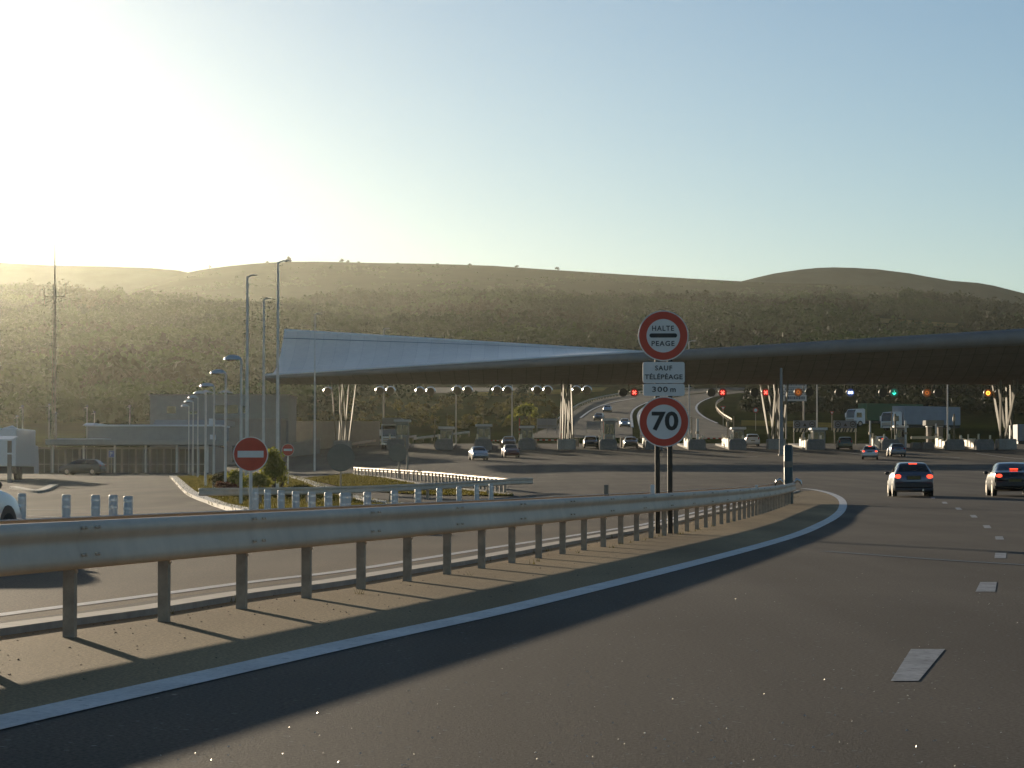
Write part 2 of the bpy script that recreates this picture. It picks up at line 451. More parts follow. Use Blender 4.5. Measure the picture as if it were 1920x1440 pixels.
# shoulder of coarse stone chippings between the line and the kerb of the slip road
kerb_front = [(-300, 1240), (0, 1193), (140, 1173.5), (317, 1150), (460, 1123.5), (640, 1100), (770, 1077), (907, 1054), (1100, 1016), (1233, 992), (1330, 966), (1420, 943), (1500, 921)]
KF = smooth([G(*p) for p in kerb_front], 1)
ribbon('gravel_shoulder', KF, [p.copy() for p in LL[:-6]], M_SHOULD, .003, 160, 10)
KB = offset_path(KF, -.26)
def strip_solid(name, A, B, z0, z1, m, nn=100, label=None, cat=None):
    a = resample(A, nn); b = resample(B, nn); mb = MB(); vs = []
    for p, q in zip(a, b):
        h = zg(p.x, p.y); k = zg(q.x, q.y)
        vs += [(p.x, p.y, h+z0), (p.x, p.y, h+z1), (q.x, q.y, k+z1), (q.x, q.y, k+z0)]
    fs = [(4*i+j, 4*i+(j+1)%4, 4*i+4+(j+1)%4, 4*i+4+j) for i in range(nn-1) for j in range(4)]
    fs += [(0,1,2,3), tuple(4*(nn-1)+j for j in (3,2,1,0))]
    mb.add(vs, fs)
    return mb.build(name, m, kind='structure')
strip_solid('kerb_slip_road', KF, KB, -.02, .055, M_CONC)
KG = offset_path(KF, -.75)
ribbon('slip_road', offset_path(KF, -.74), offset_path(KF, -9.5), M_SLIP, .004, 160, 14)
ribbon('gutter_strip', KB, KG, M_ASPH2, .006, 120, 3)
slip_line = [(-300, 1196), (0, 1154), (140, 1136), (317, 1113), (460, 1093), (640, 1073), (770, 1052), (907, 1030), (1060, 1007), (1233, 980), (1320, 956), (1400, 938)]
SLm = smooth([G(*p) for p in slip_line], 1)
ribbon('road_marking_slip_line', offset_path(SLm, -.09), offset_path(SLm, .09), M_PAINT, .008, 120, 2)
# lane dashes
dashes = [[(1708,1218),(1772,1218),(1722,1278),(1670,1278)], [(1838,1092),(1869,1092),(1866,1110),(1829,1110)], [(1866,1037),(1887,1037),(1886,1047),(1864.5,1047)],
          [(1865.5,1006),(1880,1006),(1883,1012),(1867,1012)], [(1842.5,985),(1855,985),(1859,990.5),(1846,990.5)], [(1818,966),(1829,966),(1833.5,970.5),(1822,970.5)],
          [(1790.5,952),(1800,952),(1804.5,956),(1794,956)], [(1765.5,941),(1774,941),(1777.5,944.5),(1768,944.5)], [(1745,932.5),(1751.5,932.5),(1754,935),(1747,935)]]
for q in dashes:
    g = [G(*p) for p in q]
    ribbon('road_marking_dash', [g[0], g[3]], [g[1], g[2]], M_DASH, .004, 8, 3)
# thin near-black line across the carriageway and faint lane lines near the booths
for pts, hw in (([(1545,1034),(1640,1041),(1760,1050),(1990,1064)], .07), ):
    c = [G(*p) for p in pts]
    ribbon('road_dark_line', offset_path(c, -hw), offset_path(c, hw), mat('dark_line', (.012,.012,.012), rough=.5), .006, 40, 2)
for pts in ([(1372,843),(1420,848),(1500,853)], [(1560,845),(1600,850),(1660,858)], [(1680,848),(1740,854),(1800,859)], [(1250,846),(1330,851),(1420,857)], [(1640,838),(1668,846),(1700,856)], [(1830,850),(1880,857),(1960,864)]):
    c = [G(*p) for p in pts]
    ribbon('road_marking_lane', offset_path(c, -.09), offset_path(c, .09), M_PAINT, .02, 20, 2)

# older, paler wearing course of the plaza in front of the booths, car park on the left
pl_a = [G(560, 921), G(700, 897), G(800, 868), G(850, 852)]
# grass islands on the left
gl = [(318, 895.5), (327, 904), (338, 917), (350, 929), (370, 938), (392, 945), (412, 953), (470, 972)]
GLp = smooth([G(*p) for p in gl], 1)
gr = [(500, 890), (540, 892), (565, 898), (590, 906), (609, 913), (630, 921), (650, 930), (760, 948)]
GRp = smooth([G(*p) for p in gr], 1)
ribbon('grass_verge', GLp, GRp, M_GRASS, .05, 60, 14)
strip_solid('kerb_left_island', GLp, offset_path(GLp, -.55), -.03, .16, M_KERBLIT, 60)
strip_solid('kerb_right_island', GRp, offset_path(GRp, .7), -.03, .12, M_KERBLIT, 60)
# triangle of grass inside the far barrier's bend
ta = [(560, 899), (600, 905), (640, 914), (700, 923), (800, 929), (962, 931)]
tb = [(640, 889), (665, 888), (730, 897), (793, 909), (880, 920), (964, 930)]
ribbon('grass_triangle', [G(*p) for p in ta], [G(*p) for p in tb], M_GRASS, .045, 60, 10)
TBp = [G(*p) for p in tb]
strip_solid('kerb_far_barrier', TBp, offset_path(TBp, .3), -.03, .11, M_CONC, 60)
# kerb in front of the office building
kf = [(18, 916), (60, 925), (84, 924), (108, 912)]
kfp = smooth([G(*p) for p in kf], 2)
strip_solid('kerb_car_park', kfp, offset_path(kfp, -.5), -.02, .14, M_CONC, 40)
for a, b in (([(45,956),(160,957)]), ([(48,968),(105,970)]), ([(185,953),(210,953)]), ([(30,901),(75,899)])):
    c = [G(*a), G(*b)]
    ribbon('road_marking_bay', offset_path(c, -.1), offset_path(c, .1), M_PAINT, .012, 20, 2)

# roads beyond the plaza
def road2(name, L, Rr, m=M_ASPH, off=.09, n=70, nc=8):
    return ribbon(name, smooth([G(*p) for p in L], 1), smooth([G(*p) for p in Rr], 1), m, off, n, nc)
road2('road_beyond_left', [(985,822),(1015,808),(1045,793),(1066,777),(1098,757),(1140,745.5),(1200,737.5),(1290,730.5),(1400,726)],
      [(1186,822),(1186,803),(1184,790),(1183,778),(1190,766),(1215,755),(1260,744),(1320,736),(1400,731.5)])
road2('road_beyond_right', [(1200,822),(1200,803),(1197,790),(1196,778),(1204,766),(1228,755),(1272,744),(1328,737),(1400,732.5)],
      [(1400,822),(1375,806),(1345,795),(1318,783),(1303,768),(1310,756),(1336,745),(1372,739),(1410,735)])
road2('road_slip_upper', [(815,727),(900,724),(1000,721),(1165,715.5)], [(815,738),(900,735.5),(1000,731.5),(1165,720)], M_ASPH2, .12)
road2('road_right_upper', [(1400,719),(1500,717.5),(1600,719),(1700,724)], [(1400,723),(1500,722),(1600,724),(1700,729)], M_ASPH2, .15)
road2('road_right_low', [(1560,745),(1700,746),(1850,749),(1990,752)], [(1560,752),(1700,754),(1850,758),(1990,762)], M_ASPH2, .15)
for L in ([(1186,803),(1184,790),(1183,778),(1190,766),(1215,755)], [(1200,800),(1197,788),(1196,778),(1204,766),(1228,755)], [(1345,795),(1318,783),(1303,768),(1310,756),(1336,745)], [(1088,785),(1110,768),(1140,757),(1190,748)]):
    c = smooth([G(*p) for p in L], 2)
    ribbon('road_marking_far', offset_path(c, -.22), offset_path(c, .22), M_PAINT, .16, 50, 2)
# sunlit grass banks beyond the plaza
M_DRY = mat('dry_grass', (.20, .16, .045), rough=1, spec=0, nscale=.5, namt=.35, big=(.05, .3))
for A, B in (([(1560,716),(1700,719),(1850,722)], [(1560,722),(1700,727),(1850,733)]), ([(1390,790),(1480,792),(1560,795)], [(1390,800),(1480,802),(1560,804)]),
             ([(880,737),(960,735),(1080,730),(1160,722)], [(900,744),(960,742),(1060,740),(1130,735)])):
    ribbon('dry_grass_bank', [G(*p) for p in A], [G(*p) for p in B], M_DRY, .2, 40, 8)

# ------------------------------------------------------------------ hills
ytopA = [(-400,541),(0,541),(60,543),(120,540),(170,546),(215,541),(240,550),(400,548),(560,552),(700,551),(900,548),(1000,546),(1180,547),(1330,552),(1430,549),(1500,546),(1560,543),(1640,543),(1700,547),(1780,556),(1850,563),(1920,569),(2300,582)]
def hill_z(x, y):
    u = 960 + F * x / y
    zt = CAMH + (894 - interp(u, ytopA) - 20) * .4
    if y <= 2000:
        s = max((y - 750) / 1250, 0)
        z = 26 + (zt - 26) * s
        k = min(1, max(0, (y - 760) / 200))
        z += k * (2.6*math.sin(x*.021 + y*.008) + 2.2*math.sin(y*.017 - x*.013) + 1.4*math.sin(x*.05 + 1.3))
    else:
        z = zt - (y - 2000) * .14
    return z - (1.0 if y < 760 else 0)
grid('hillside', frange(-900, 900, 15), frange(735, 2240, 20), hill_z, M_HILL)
yrB = [(-400,566),(150,566),(240,548),(300,527),(350,510),(390,503),(440,497),(490,492.5),(545,490),(600,490),(650,491),(700,492.5),(780,493.5),(860,495.5),(930,498),(1000,503),(1100,509.5),(1200,516),(1300,522),(1400,527.5),(1480,530.5),(1560,532),(1640,534),(1720,545),(1920,572),(2300,590)]
def moor_z(x, y):
    u = 960 + F * x / y
    zr = CAMH + (894 - interp(u, yrB)) * .56
    z0 = CAMH + (894 - 592) * .42
    if y <= 2800:
        t = (y - 2100) / 700; z = z0 + (zr - z0) * (t * 1.12 - .12 * t * t) if t > 0 else z0 + t * 20
        z += min(max(t, 0)*3, 1) * max(0, min(1, (2780 - y) / 80)) * (1.4*math.sin(x*.03 + y*.012) + 1.1*math.sin(x*.011 - y*.02))
        return min(z, zr + 5)
    return zr - (y - 2800) * .2
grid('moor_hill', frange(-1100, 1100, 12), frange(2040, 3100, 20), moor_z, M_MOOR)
def ridge(name, prof, d, depth, m, jag, x0, x1, base):
    xs = frange((x0-960)/F*d, (x1-960)/F*d, d/F*2.2 if jag else 12)
    jr = random.Random(5); jit = {}
    def zf(x, y):
        u = 960 + F * x / y
        zr = CAMH + (894 - interp(960 + F*x/d, prof)) * d / F
        z0 = CAMH + (894 - base) * (d - depth) / F
        t = min((y - (d - depth)) / depth, 1)
        if y > d: return zr - (y - d) * .3
        z = z0 + (zr - z0) * math.sin(t * math.pi / 2)
        if t > .93 and jag:
            if x not in jit: jit[x] = jr.random()**2 * jag
            z += jit[x]
        return z
    return grid(name, xs, frange(d - depth, d + 160, 40), zf, m, smooth_=not jag)
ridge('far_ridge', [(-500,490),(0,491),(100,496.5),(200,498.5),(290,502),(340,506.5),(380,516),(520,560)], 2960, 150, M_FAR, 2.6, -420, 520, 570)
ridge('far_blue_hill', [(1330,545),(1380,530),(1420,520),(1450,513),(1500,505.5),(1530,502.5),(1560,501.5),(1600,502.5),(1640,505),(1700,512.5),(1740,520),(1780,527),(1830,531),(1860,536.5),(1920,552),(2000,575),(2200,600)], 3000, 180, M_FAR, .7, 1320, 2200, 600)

# ------------------------------------------------------------------ vegetation
def leaf_mesh(name, centres, m, per=40, size=.28, kind=None, parent=None, flat=.8, world=True):
    """crowns of leaf clumps: for each (x, y, z, rx, rz) small tilted quads through the crown's shell"""
    c = np.array(centres, dtype=np.float64); n = len(c)
    dirs = rng.normal(size=(n, per, 3)); dirs /= np.linalg.norm(dirs, axis=2, keepdims=True)
    dirs[:, :, 2] = np.where(dirs[:, :, 2] < -.45, -dirs[:, :, 2], dirs[:, :, 2])
    rad = rng.uniform(.45, 1.08, size=(n, per, 1)) 
    lob = 1 + .22 * np.sin(dirs[:, :, :1] * 4 + rng.uniform(0, 6, size=(n, 1, 1))) * np.cos(dirs[:, :, 1:2] * 5 + rng.uniform(0, 6, size=(n, 1, 1)))
    pos = dirs * rad * lob * np.stack([c[:, 3], c[:, 3], c[:, 4]], 1)[:, None, :] + c[:, None, :3]
    nrm = dirs + rng.normal(scale=.7, size=(n, per, 3)); nrm /= np.linalg.norm(nrm, axis=2, keepdims=True)
    t = np.cross(nrm, rng.normal(size=(n, per, 3))); t /= np.linalg.norm(t, axis=2, keepdims=True)
    b = np.cross(nrm, t)
    s = (size * c[:, 3])[:, None, None] * rng.uniform(.6, 1.3, size=(n, per, 1))
    q = np.stack([pos - t*s, pos + b*s*flat, pos + t*s, pos - b*s*flat], 2).reshape(-1, 3)
    if not world: pass
    nf = n * per
    me = bpy.data.meshes.new(name); me.vertices.add(len(q)); me.vertices.foreach_set('co', q.ravel())
    me.loops.add(nf*4); me.loops.foreach_set('vertex_index', np.arange(nf*4, dtype=np.int32))
    me.polygons.add(nf); me.polygons.foreach_set('loop_start', np.arange(0, nf*4, 4, dtype=np.int32))
    me.update(calc_edges=True); me.materials.append(m)
    o = bpy.data.objects.new(name, me); COL.objects.link(o)
    if kind: o['kind'] = kind
    if parent is not None: o.parent = parent
    return o
L_FOREST = leafmat('forest_leaves', (.006, .020, .003), (.032, .066, .008), .16, .012)
L_DARK = leafmat('dark_tree_leaves', (.012, .018, .006), (.030, .036, .010), .15, .05)
L_BUSH = leafmat('bush_leaves', (.16, .17, .03), (.34, .33, .06), .7, 1.2)
L_BUSHY = leafmat('dry_bush_leaves', (.05, .045, .012), (.17, .14, .035), .4, .3)
M_TRUNK = mat('bark', (.06, .045, .03), rough=.9, nscale=6, namt=.3)
pts = []
k = 0
while len(pts) < 9500:
    u = random.uniform(-120, 2040); d = 620 + 1390 * random.random() ** .75
    lo = 630 if u < 480 else (860 if u < 1480 else 700)
    if d < lo: continue
    x = (u - 960) / F * d
    # clearings
    cl = math.sin(x*.02 + d*.004) * math.sin(d*.011 - x*.008)
    if cl > .82: continue
    yb_ = 894 - ((hill_z(x, d) if d > 750 else zg(x, d)) - CAMH) * F / d
    if (1600 + (yb_-600)*2 < u < 1815 and 598 < yb_ < 634) or (1560 < u < 1690 and 549 < yb_ < 568): continue
    z = hill_z(x, d) if d > 750 else zg(x, d)
    r = random.uniform(2.4, 4.6) * (1.15 if random.random() < .2 else 1)
    pts.append((x, d, z + r*.75, r, r*random.uniform(.8, 1.25)))
dk = [p for p in pts if math.sin(p[0]*.03 + p[1]*.006) + .6*math.sin(p[1]*.021 - p[0]*.011) + p[0]*.002 > .75]
dk_s = set(dk); pts = [p for p in pts if p not in dk_s]
def GH(px, py):
    a, b = ray(px, py); d = 760
    while d < 2000 and CAMH + b*d > hill_z(a*d, d): d += 3
    return Vector((a*d, d, 0))
M_CLEAR = mat('dry_clearing', (.17, .135, .05), rough=1, spec=0, nscale=.15, namt=.4)
for top, bot in (([(1612,601),(1680,603),(1760,608),(1812,612)], [(1606,607),(1680,612),(1760,617),(1812,619)]), ([(1562,550),(1630,548),(1690,551)], [(1566,558),(1630,559),(1690,561)])):
    A_ = resample([GH(*p) for p in top], 30); B_ = resample([GH(*p) for p in bot], 30); vs = []
    for p, q in zip(A_, B_):
        for j in range(9):
            r_ = p.lerp(q, j/8); vs.append((r_.x, r_.y, hill_z(r_.x, r_.y)+1.2))
    MB().add(vs, [(i*9+j, i*9+j+1, i*9+j+10, i*9+j+9) for i in range(29) for j in range(8)]).build('ground_clearing', M_CLEAR, kind='structure')
tag(leaf_mesh('pine_forest', [(x, y, z+.6, r*.8, h*1.35) for x, y, z, r, h in dk], L_DARK, 46, .30, 'stuff'), 'darker stands of pine among the oak forest, mostly on the right hillside', 'forest', kind='stuff')
tag(leaf_mesh('forest', pts, L_FOREST, 84, .21, 'stuff'), 'olive green oak forest covering the whole hillside behind the toll plaza', 'forest', kind='stuff')
pts = []
while len(pts) < 420:
    u = random.uniform(-60, 640) if random.random() < .75 else random.uniform(640, 1000); d = random.uniform(372, 640)
    yb = 894 - (zg((u-960)/F*d, d) - CAMH) * F / d
    if yb > (800 if u < 520 else 790) or (u > 640 and yb > 752): continue
    x = (u - 960) / F * d; r = random.uniform(1.2, 3.2)
    pts.append((x, d, zg(x, d) + r*.65, r, r*.95))
tag(leaf_mesh('woodland', pts, L_FOREST, 60, .22, 'stuff'), 'green woodland edge coming down behind the office and the left part of the canopy', 'woodland', kind='stuff')
pts = []
while len(pts) < 900:
    u = random.uniform(1400, 2040); d = random.uniform(520, 720)
    yb = 894 - (zg((u-960)/F*d, d) - CAMH) * F / d
    if yb < 728 or (u < 1500 and yb < 752): continue
    if yb < 738 and u > 1560: continue
    if 743 < yb < 764 and u > 1560: continue
    x = (u - 960) / F * d; r = random.uniform(1.0, 2.2)
    pts.append((x, d, zg(x, d) + r*.6, r, r*.9))
tag(leaf_mesh('hedge_scrub', pts, L_DARK, 44, .3, 'stuff'), 'dark green scrub on the shaded bank behind the right hand toll lanes', 'scrub', kind='stuff')
pts = []
while len(pts) < 300:
    u = random.uniform(540, 1045); y = random.uniform(738, 806)
    if random.random() > (.15 + .85*max(0, math.sin(u*.045 + y*.11))): continue
    g = G(u, y)
    if g.y > 640: continue
    r = random.uniform(.35, 1.25)
    pts.append((g.x, g.y, g.z + r*.5, r, r*.8))
tag(leaf_mesh('bank_scrub', pts, L_BUSHY, 40, .3, 'stuff'), 'yellowish scrub covering the slope behind the left hand toll booths', 'scrub', kind='stuff')

pts = []
while len(pts) < 1500:
    u = random.uniform(120, 1960); d = 2100 + 640*random.random()**1.6; x = (u-960)/F*d
    if math.sin(x*.017+d*.01)*math.sin(d*.023-x*.009) < .05 and random.random() < .85: continue
    r = random.uniform(.8, 2.4); pts.append((x, d, moor_z(x, d)+r*.3, r*1.4, r*.7))
tag(leaf_mesh('moor_scrub', pts, L_FOREST, 26, .34, 'stuff'), 'low scattered gorse scrub on the lower slopes of the moor', 'scrub', kind='stuff')
def shrub(px, d, h, r, m, label, base=None, name='shrub', group=None, per=130, nb=7):
    g = onground(px, d) if base is None else base
    t = thing(name, label, 'tree' if 'tree' in name else 'shrub', g, group=group)
    c = []
    for i in range(nb):
        a = random.uniform(0, 6.28); q = random.uniform(0, .62) * r
        c.append((q*math.cos(a), q*math.sin(a), h*random.uniform(.42, .8), r*random.uniform(.4, .62), h*random.uniform(.2, .34)))
    leaf_mesh('crown' if 'tree' in name else 'foliage', c, m, per, .17, parent=t)
    mb = MB().tube([(0,0,-.1),(.03*h,0,h*.25),(0,.02*h,h*.55)], [.05*h, .04*h, .02*h], 6)
    for i in range(3): mb.tube([(0,0,h*.2),(r*.35*math.cos(i*2.1), r*.35*math.sin(i*2.1), h*.6)], [.025*h,.01*h], 5)
    mb.build('trunk' if 'tree' in name else 'stem', M_TRUNK, t)
    return t
shrub(512, 139, 2.35, .95, L_BUSH, 'tall bright yellow green shrub right behind the larger no entry sign', per=200, nb=11)
shrub(528, 143, 1.7, .7, L_BUSH, 'narrow yellow green shrub below the small far no entry sign', per=160)
shrub(488, 136, 1.25, .9, L_BUSH, 'low bright shrub under the larger no entry sign, right of its pole')
shrub(440, 139, 1.35, .85, L_BUSH, 'rounded green shrub just left of the larger no entry sign')
shrub(417, 141, 1.15, .8, L_BUSHY, 'low dry shrub with brownish leaves, leftmost of the flower bed')
shrub(425, 134, .8, .8, leafmat('red_leaves', (.16,.05,.03), (.22,.10,.05), .4, 1.5), 'low reddish shrub at the left end of the flower bed')
shrub(563, 136, .55, 1.0, L_BUSHY, 'very low dry plant at the right tip of the grass verge')
shrub(540, 131, .5, 1.1, leafmat('pinkish_leaves', (.2,.10,.06), (.26,.17,.09), .4, 2), 'low pinkish flowering plant between barrier and tall shrub')
for i, (u, y, h, lab) in enumerate([(985, 797, 3.6, 'bushy yellow green roadside tree left of the second canopy column'), (1003, 793, 2.6, 'small tree at the foot of the bank beside pale fence panels'),
                         (960, 796, 1.8, 'low bush at the edge of the bank near the middle booths'), (1042, 786, 2.4, 'pale dry bush directly behind second canopy column'), (845, 796, 1.6, 'low bush on the bank above the left hand booths')]):
    shrub(0, 0, h, h*.62, L_BUSH if i < 3 else L_BUSHY, lab, base=G(u, y), name='tree' if h > 2.5 else 'shrub', per=90)
# trees and cairn on the skyline
for i, (u, h) in enumerate([(392, 6), (640, 5), (500, 3.5), (652, 3.6), (672, 2.8), (820, 2.6), (880, 3.2), (968, 4.2), (1046, 5), (745, 2.4)]):
    x = (u - 960) / F * 2790; z = moor_z(x, 2790)
    shrub(0, 0, h, h*(.35 if u == 392 else .8), L_DARK, ['slim lone tree on the moor skyline, far left', 'rounded tree on the moor skyline right of the tall mast', 'small bush on the skyline left of the rocky knoll', 'bush on the skyline touching a taller one', 'low bush on the skyline above the white roof corner', 'small bush on the moor skyline above the white roof',
        'wide bush on the skyline at mid moor', 'bush on the skyline left of the round halt sign', 'darkest lone tree on the falling moor skyline left of the halt sign', 'faint small bush on the skyline between two gaps'][i], base=Vector((x, 2790, z-1.2)), name='tree' if h > 3.9 else 'shrub', per=60, nb=5)
mb = MB()
for i in range(9):
    a = i*.7; s = 1 - i/12
    mb.sphere((random.uniform(-2.6,2.6)*s, random.uniform(-1.5,1.5), i*.62), 1.5*s+.5, 5, (1.2, 1, .8))
g = P(541, 490, 2790)
tag(mb.move((g.x, g.y, g.z-.5)).build('rock_outcrop', mat('rock', (.08,.07,.06), rough=.95, nscale=.6, namt=.3)), 'craggy rock knoll standing up on the moor skyline', 'rock')

# blades of grass on the verges
def blades(name, A, B, nblade, h, label, m):
    a = resample(A, 60); b = resample(B, 60); vs = []; fs = []
    for i in range(nblade):
        s = random.random()*58.9; k = int(s); p = a[k].lerp(a[k+1], s-k).lerp(b[k].lerp(b[k+1], s-k), random.random())
        z = zg(p.x, p.y)+.04; q = random.uniform(0, 6.28); hh = h*random.uniform(.4, 1.2); wd = .035
        dx, dy = math.cos(q)*wd, math.sin(q)*wd; lx, ly = random.uniform(-.5,.5)*hh, random.uniform(-.5,.5)*hh
        o = len(vs); vs += [(p.x-dx,p.y-dy,z),(p.x+dx,p.y+dy,z),(p.x+lx,p.y+ly,z+hh)]; fs.append((o,o+1,o+2))
    return tag(MB().add(vs, fs).build(name, m, kind='stuff'), label, 'grass', kind='stuff')
L_GR = leafmat('grass_blades', (.10,.095,.02), (.21,.17,.045), .5, .6)
blades('grass', GLp, GRp, 26000, .16, 'rough sunlit grass on the verge under the no entry sign', L_GR)
blades('grass', [G(*p) for p in ta], [G(*p) for p in tb], 9000, .11, 'dry short grass in the bend of the far barrier', L_GR)

# glinting stone chips on the carriageway, grit and small weeds along the barrier
def chips(name, label, pts, m, s0, s1):
    vs = []; fs = []
    for p in pts:
        r = random.uniform(s0, s1); o = len(vs); z = zg(p.x, p.y) + .004; a = random.uniform(0, 6.28)
        for k in range(4): vs.append((p.x + r*math.cos(a + k*1.571)*random.uniform(.6, 1.1), p.y + r*math.sin(a + k*1.571)*random.uniform(.6, 1.1), z))
        vs.append((p.x + random.uniform(-.4,.4)*r, p.y + random.uniform(-.4,.4)*r, z + r*random.uniform(.5, 1.1)))
        fs += [(o, o+1, o+4), (o+1, o+2, o+4), (o+2, o+3, o+4), (o+3, o, o+4)]
    return tag(MB().add(vs, fs).build(name, m, kind='stuff'), label, name.replace('_', ' '), kind='stuff')
pp = []
while len(pp) < 300:
    u, v = random.uniform(0, 1920), 950 + 490*random.random()**.6
    if v > 1418 - .28*(u-300): pp.append(G(u, v))
chips('stone_chips', 'tiny glinting stone chips scattered over the carriageway', pp, mat('polished_stone', (.55,.5,.42), rough=.3, metal=.7), .003, .0075)
Ls_ = resample([p.copy() for p in LL[:-6]], 120); Ks_ = resample(KF, 120); pp = []
for i in range(900):
    k = int(118*random.random()**1.3); t_ = random.random()**1.6
    pp.append(Ks_[k].lerp(Ks_[k+1], random.random()).lerp(Ls_[k], t_*.9))
chips('grit', 'small dark pebbles and grit lying on the shoulder under the guardrail', pp, mat('dark_grit', (.13,.10,.07), rough=.9, spec=0), .004, .012)
vs = []; fs = []
for i in range(70):
    k = random.randrange(2, 112); c_ = Ks_[k].lerp(Ls_[k], random.choice([.02, .05, .28, .33]) + random.uniform(-.02, .02))
    for b in range(random.randrange(5, 12)):
        a = random.uniform(0, 6.28); h_ = random.uniform(.02, .085); o = len(vs); w_ = .004; px_, py_ = c_.x + random.uniform(-.04,.04), c_.y + random.uniform(-.04,.04); z = zg(px_, py_)
        vs += [(px_-w_*math.sin(a), py_+w_*math.cos(a), z), (px_+w_*math.sin(a), py_-w_*math.cos(a), z), (px_+h_*.6*math.cos(a), py_+h_*.6*math.sin(a), z+h_)]; fs.append((o, o+1, o+2))
tag(MB().add(vs, fs).build('weeds', L_GR, kind='stuff'), 'sparse dry weeds growing along the kerb and the barrier posts', 'weeds', kind='stuff')
# ------------------------------------------------------------------ guard rails
WPROF = [(-.014,.792),(.0,.80),(.022,.797),(.045,.782),(.062,.762),(.069,.738),(.066,.715),(.055,.693),(.044,.675),(.040,.658),(.044,.640),(.054,.612),(.066,.578),(.075,.545),(.076,.522),(.066,.497),(.04,.478),(.008,.47),(-.012,.475)]
def sweep(path, prof):
    vs = []; m = len(prof)
    for i, p in enumerate(path):
        t = path[min(i+1, len(path)-1)] - path[max(i-1, 0)]; t.z = 0; t.normalize()
        nx, ny = t.y, -t.x
        for o, z in prof: vs.append((p.x + nx*o, p.y + ny*o, p.z + z))
    fs = [(i*m+j, (i+1)*m+j, (i+1)*m+j+1, i*m+j+1) for i in range(len(path)-1) for j in range(m-1)]
    return vs, fs
def along(pts, step):
    L = sum((b-a).length for a, b in zip(pts, pts[1:])); return resample(pts, max(2, int(round(L/step))+1))
def c_post(p, t, h, w=.082, dpt=.06, z0=-.3):
    n = Vector((t.y, -t.x, 0)); mb = MB()
    def pt(a, b, z): return p + t*a + n*b + Vector((0,0,z))
    # open C section
    sec = [(-w/2,-dpt/2),(w/2,-dpt/2),(w/2,dpt/2),(w/2-.012,dpt/2),(w/2-.012,-dpt/2+.012),(-w/2+.012,-dpt/2+.012),(-w/2+.012,dpt/2),(-w/2,dpt/2)]
    k = len(sec)
    sec = [(b, a) for a, b in sec]
    vs = [pt(a, b, z0) for a, b in sec] + [pt(a, b, h) for a, b in sec]
    mb.add(vs, [(i, (i+1)%k, (i+1)%k+k, i+k) for i in range(k)] + [tuple(range(k, 2*k))])
    return mb

# main double barrier: front beam, round nose, back beam
fr = smooth(RAILPTS, 2)
tEnd = (fr[-1] - fr[-3]); tEnd.z = 0; tEnd.normalize(); nEnd = Vector((tEnd.y, -tEnd.x, 0))
W2 = .33; c = fr[-1] - nEnd * W2
nose = [c + nEnd*W2*math.cos(a) + tEnd*W2*1.5*math.sin(a) for a in [math.pi*k/12 for k in range(1, 12)]]
bk = offset_path(fr, -2*W2)[::-1]
path = [p.copy() for p in along(fr, 1.0)] + nose + along(bk, 1.0)
for p in path: p.z = zg(p.x, p.y)
gr_ = thing('guardrail', 'long galvanised double guardrail with many posts curving along the road in the foreground', 'guardrail', Vector(fr[0]))
vs, fs = sweep(path, WPROF)
beam_mb = MB().add(vs, fs, True)
# beam splices and bolts
ft = along(fr, 2.0)
# start so that a post stands where the photo has one
Lf = [0]
for a, b in zip(fr, fr[1:]): Lf.append(Lf[-1] + (b-a).length)
def at_len(s):
    k = 0
    while k < len(fr)-2 and s > Lf[k+1]: k += 1
    t = (s - Lf[k]) / (Lf[k+1]-Lf[k]); q = fr[k].lerp(fr[k+1], t); d = (fr[k+1]-fr[k]).normalized()
    return q, Vector((d.x, d.y, 0)).normalized()
s18 = min((abs(at_len(s/20)[0].y - 18.27), s/20) for s in range(0, 400))[1]
s = s18 - 2.0 * int(s18/2.0); ns = 0
while s < Lf[-1]:
    q, t = at_len(s); n_ = Vector((t.y, -t.x, 0))
    q.z = zg(q.x, q.y); p = q - n_*.075
    c_post(p, t, .70).build('post', M_GALV2, gr_, world=True)
    MB().quadbar(q - n_*.02 + Vector((0,0,.635)), q - n_*(2*W2-.02) + Vector((0,0,.635)), .06, .10).build('spacer', M_GALV2, gr_, world=True)
    bolts = beam_mb
    for dz in (.64,):
        bolts.sphere(tuple(q + n_*.014 + Vector((0,0,dz))), .016, 5)
    if ns % 2 == 0:
        ov = [at_len(max(s + k*.06, 0))[0] for k in range(-3, 4)]
        for p_ in ov: p_.z = zg(p_.x, p_.y)
        v2, f2_ = sweep(ov, [(o+.002, z) for o, z in WPROF]); beam_mb.add(v2, f2_, True)
        for da in (-.16, -.10, .10, .16):
            for dz, oo in ((.755, .078), (.57, .078)):
                bb = q + t*da + n_*oo + Vector((0,0,dz)); bolts.sphere(tuple(bb), .013, 4)
    bolts.sphere(tuple(q - n_*.03 + Vector((0,0,.452))), .014, 5)
    s += 2.0; ns += 1
beam_mb.build('rail_beam', M_GALV, gr_, world=True)

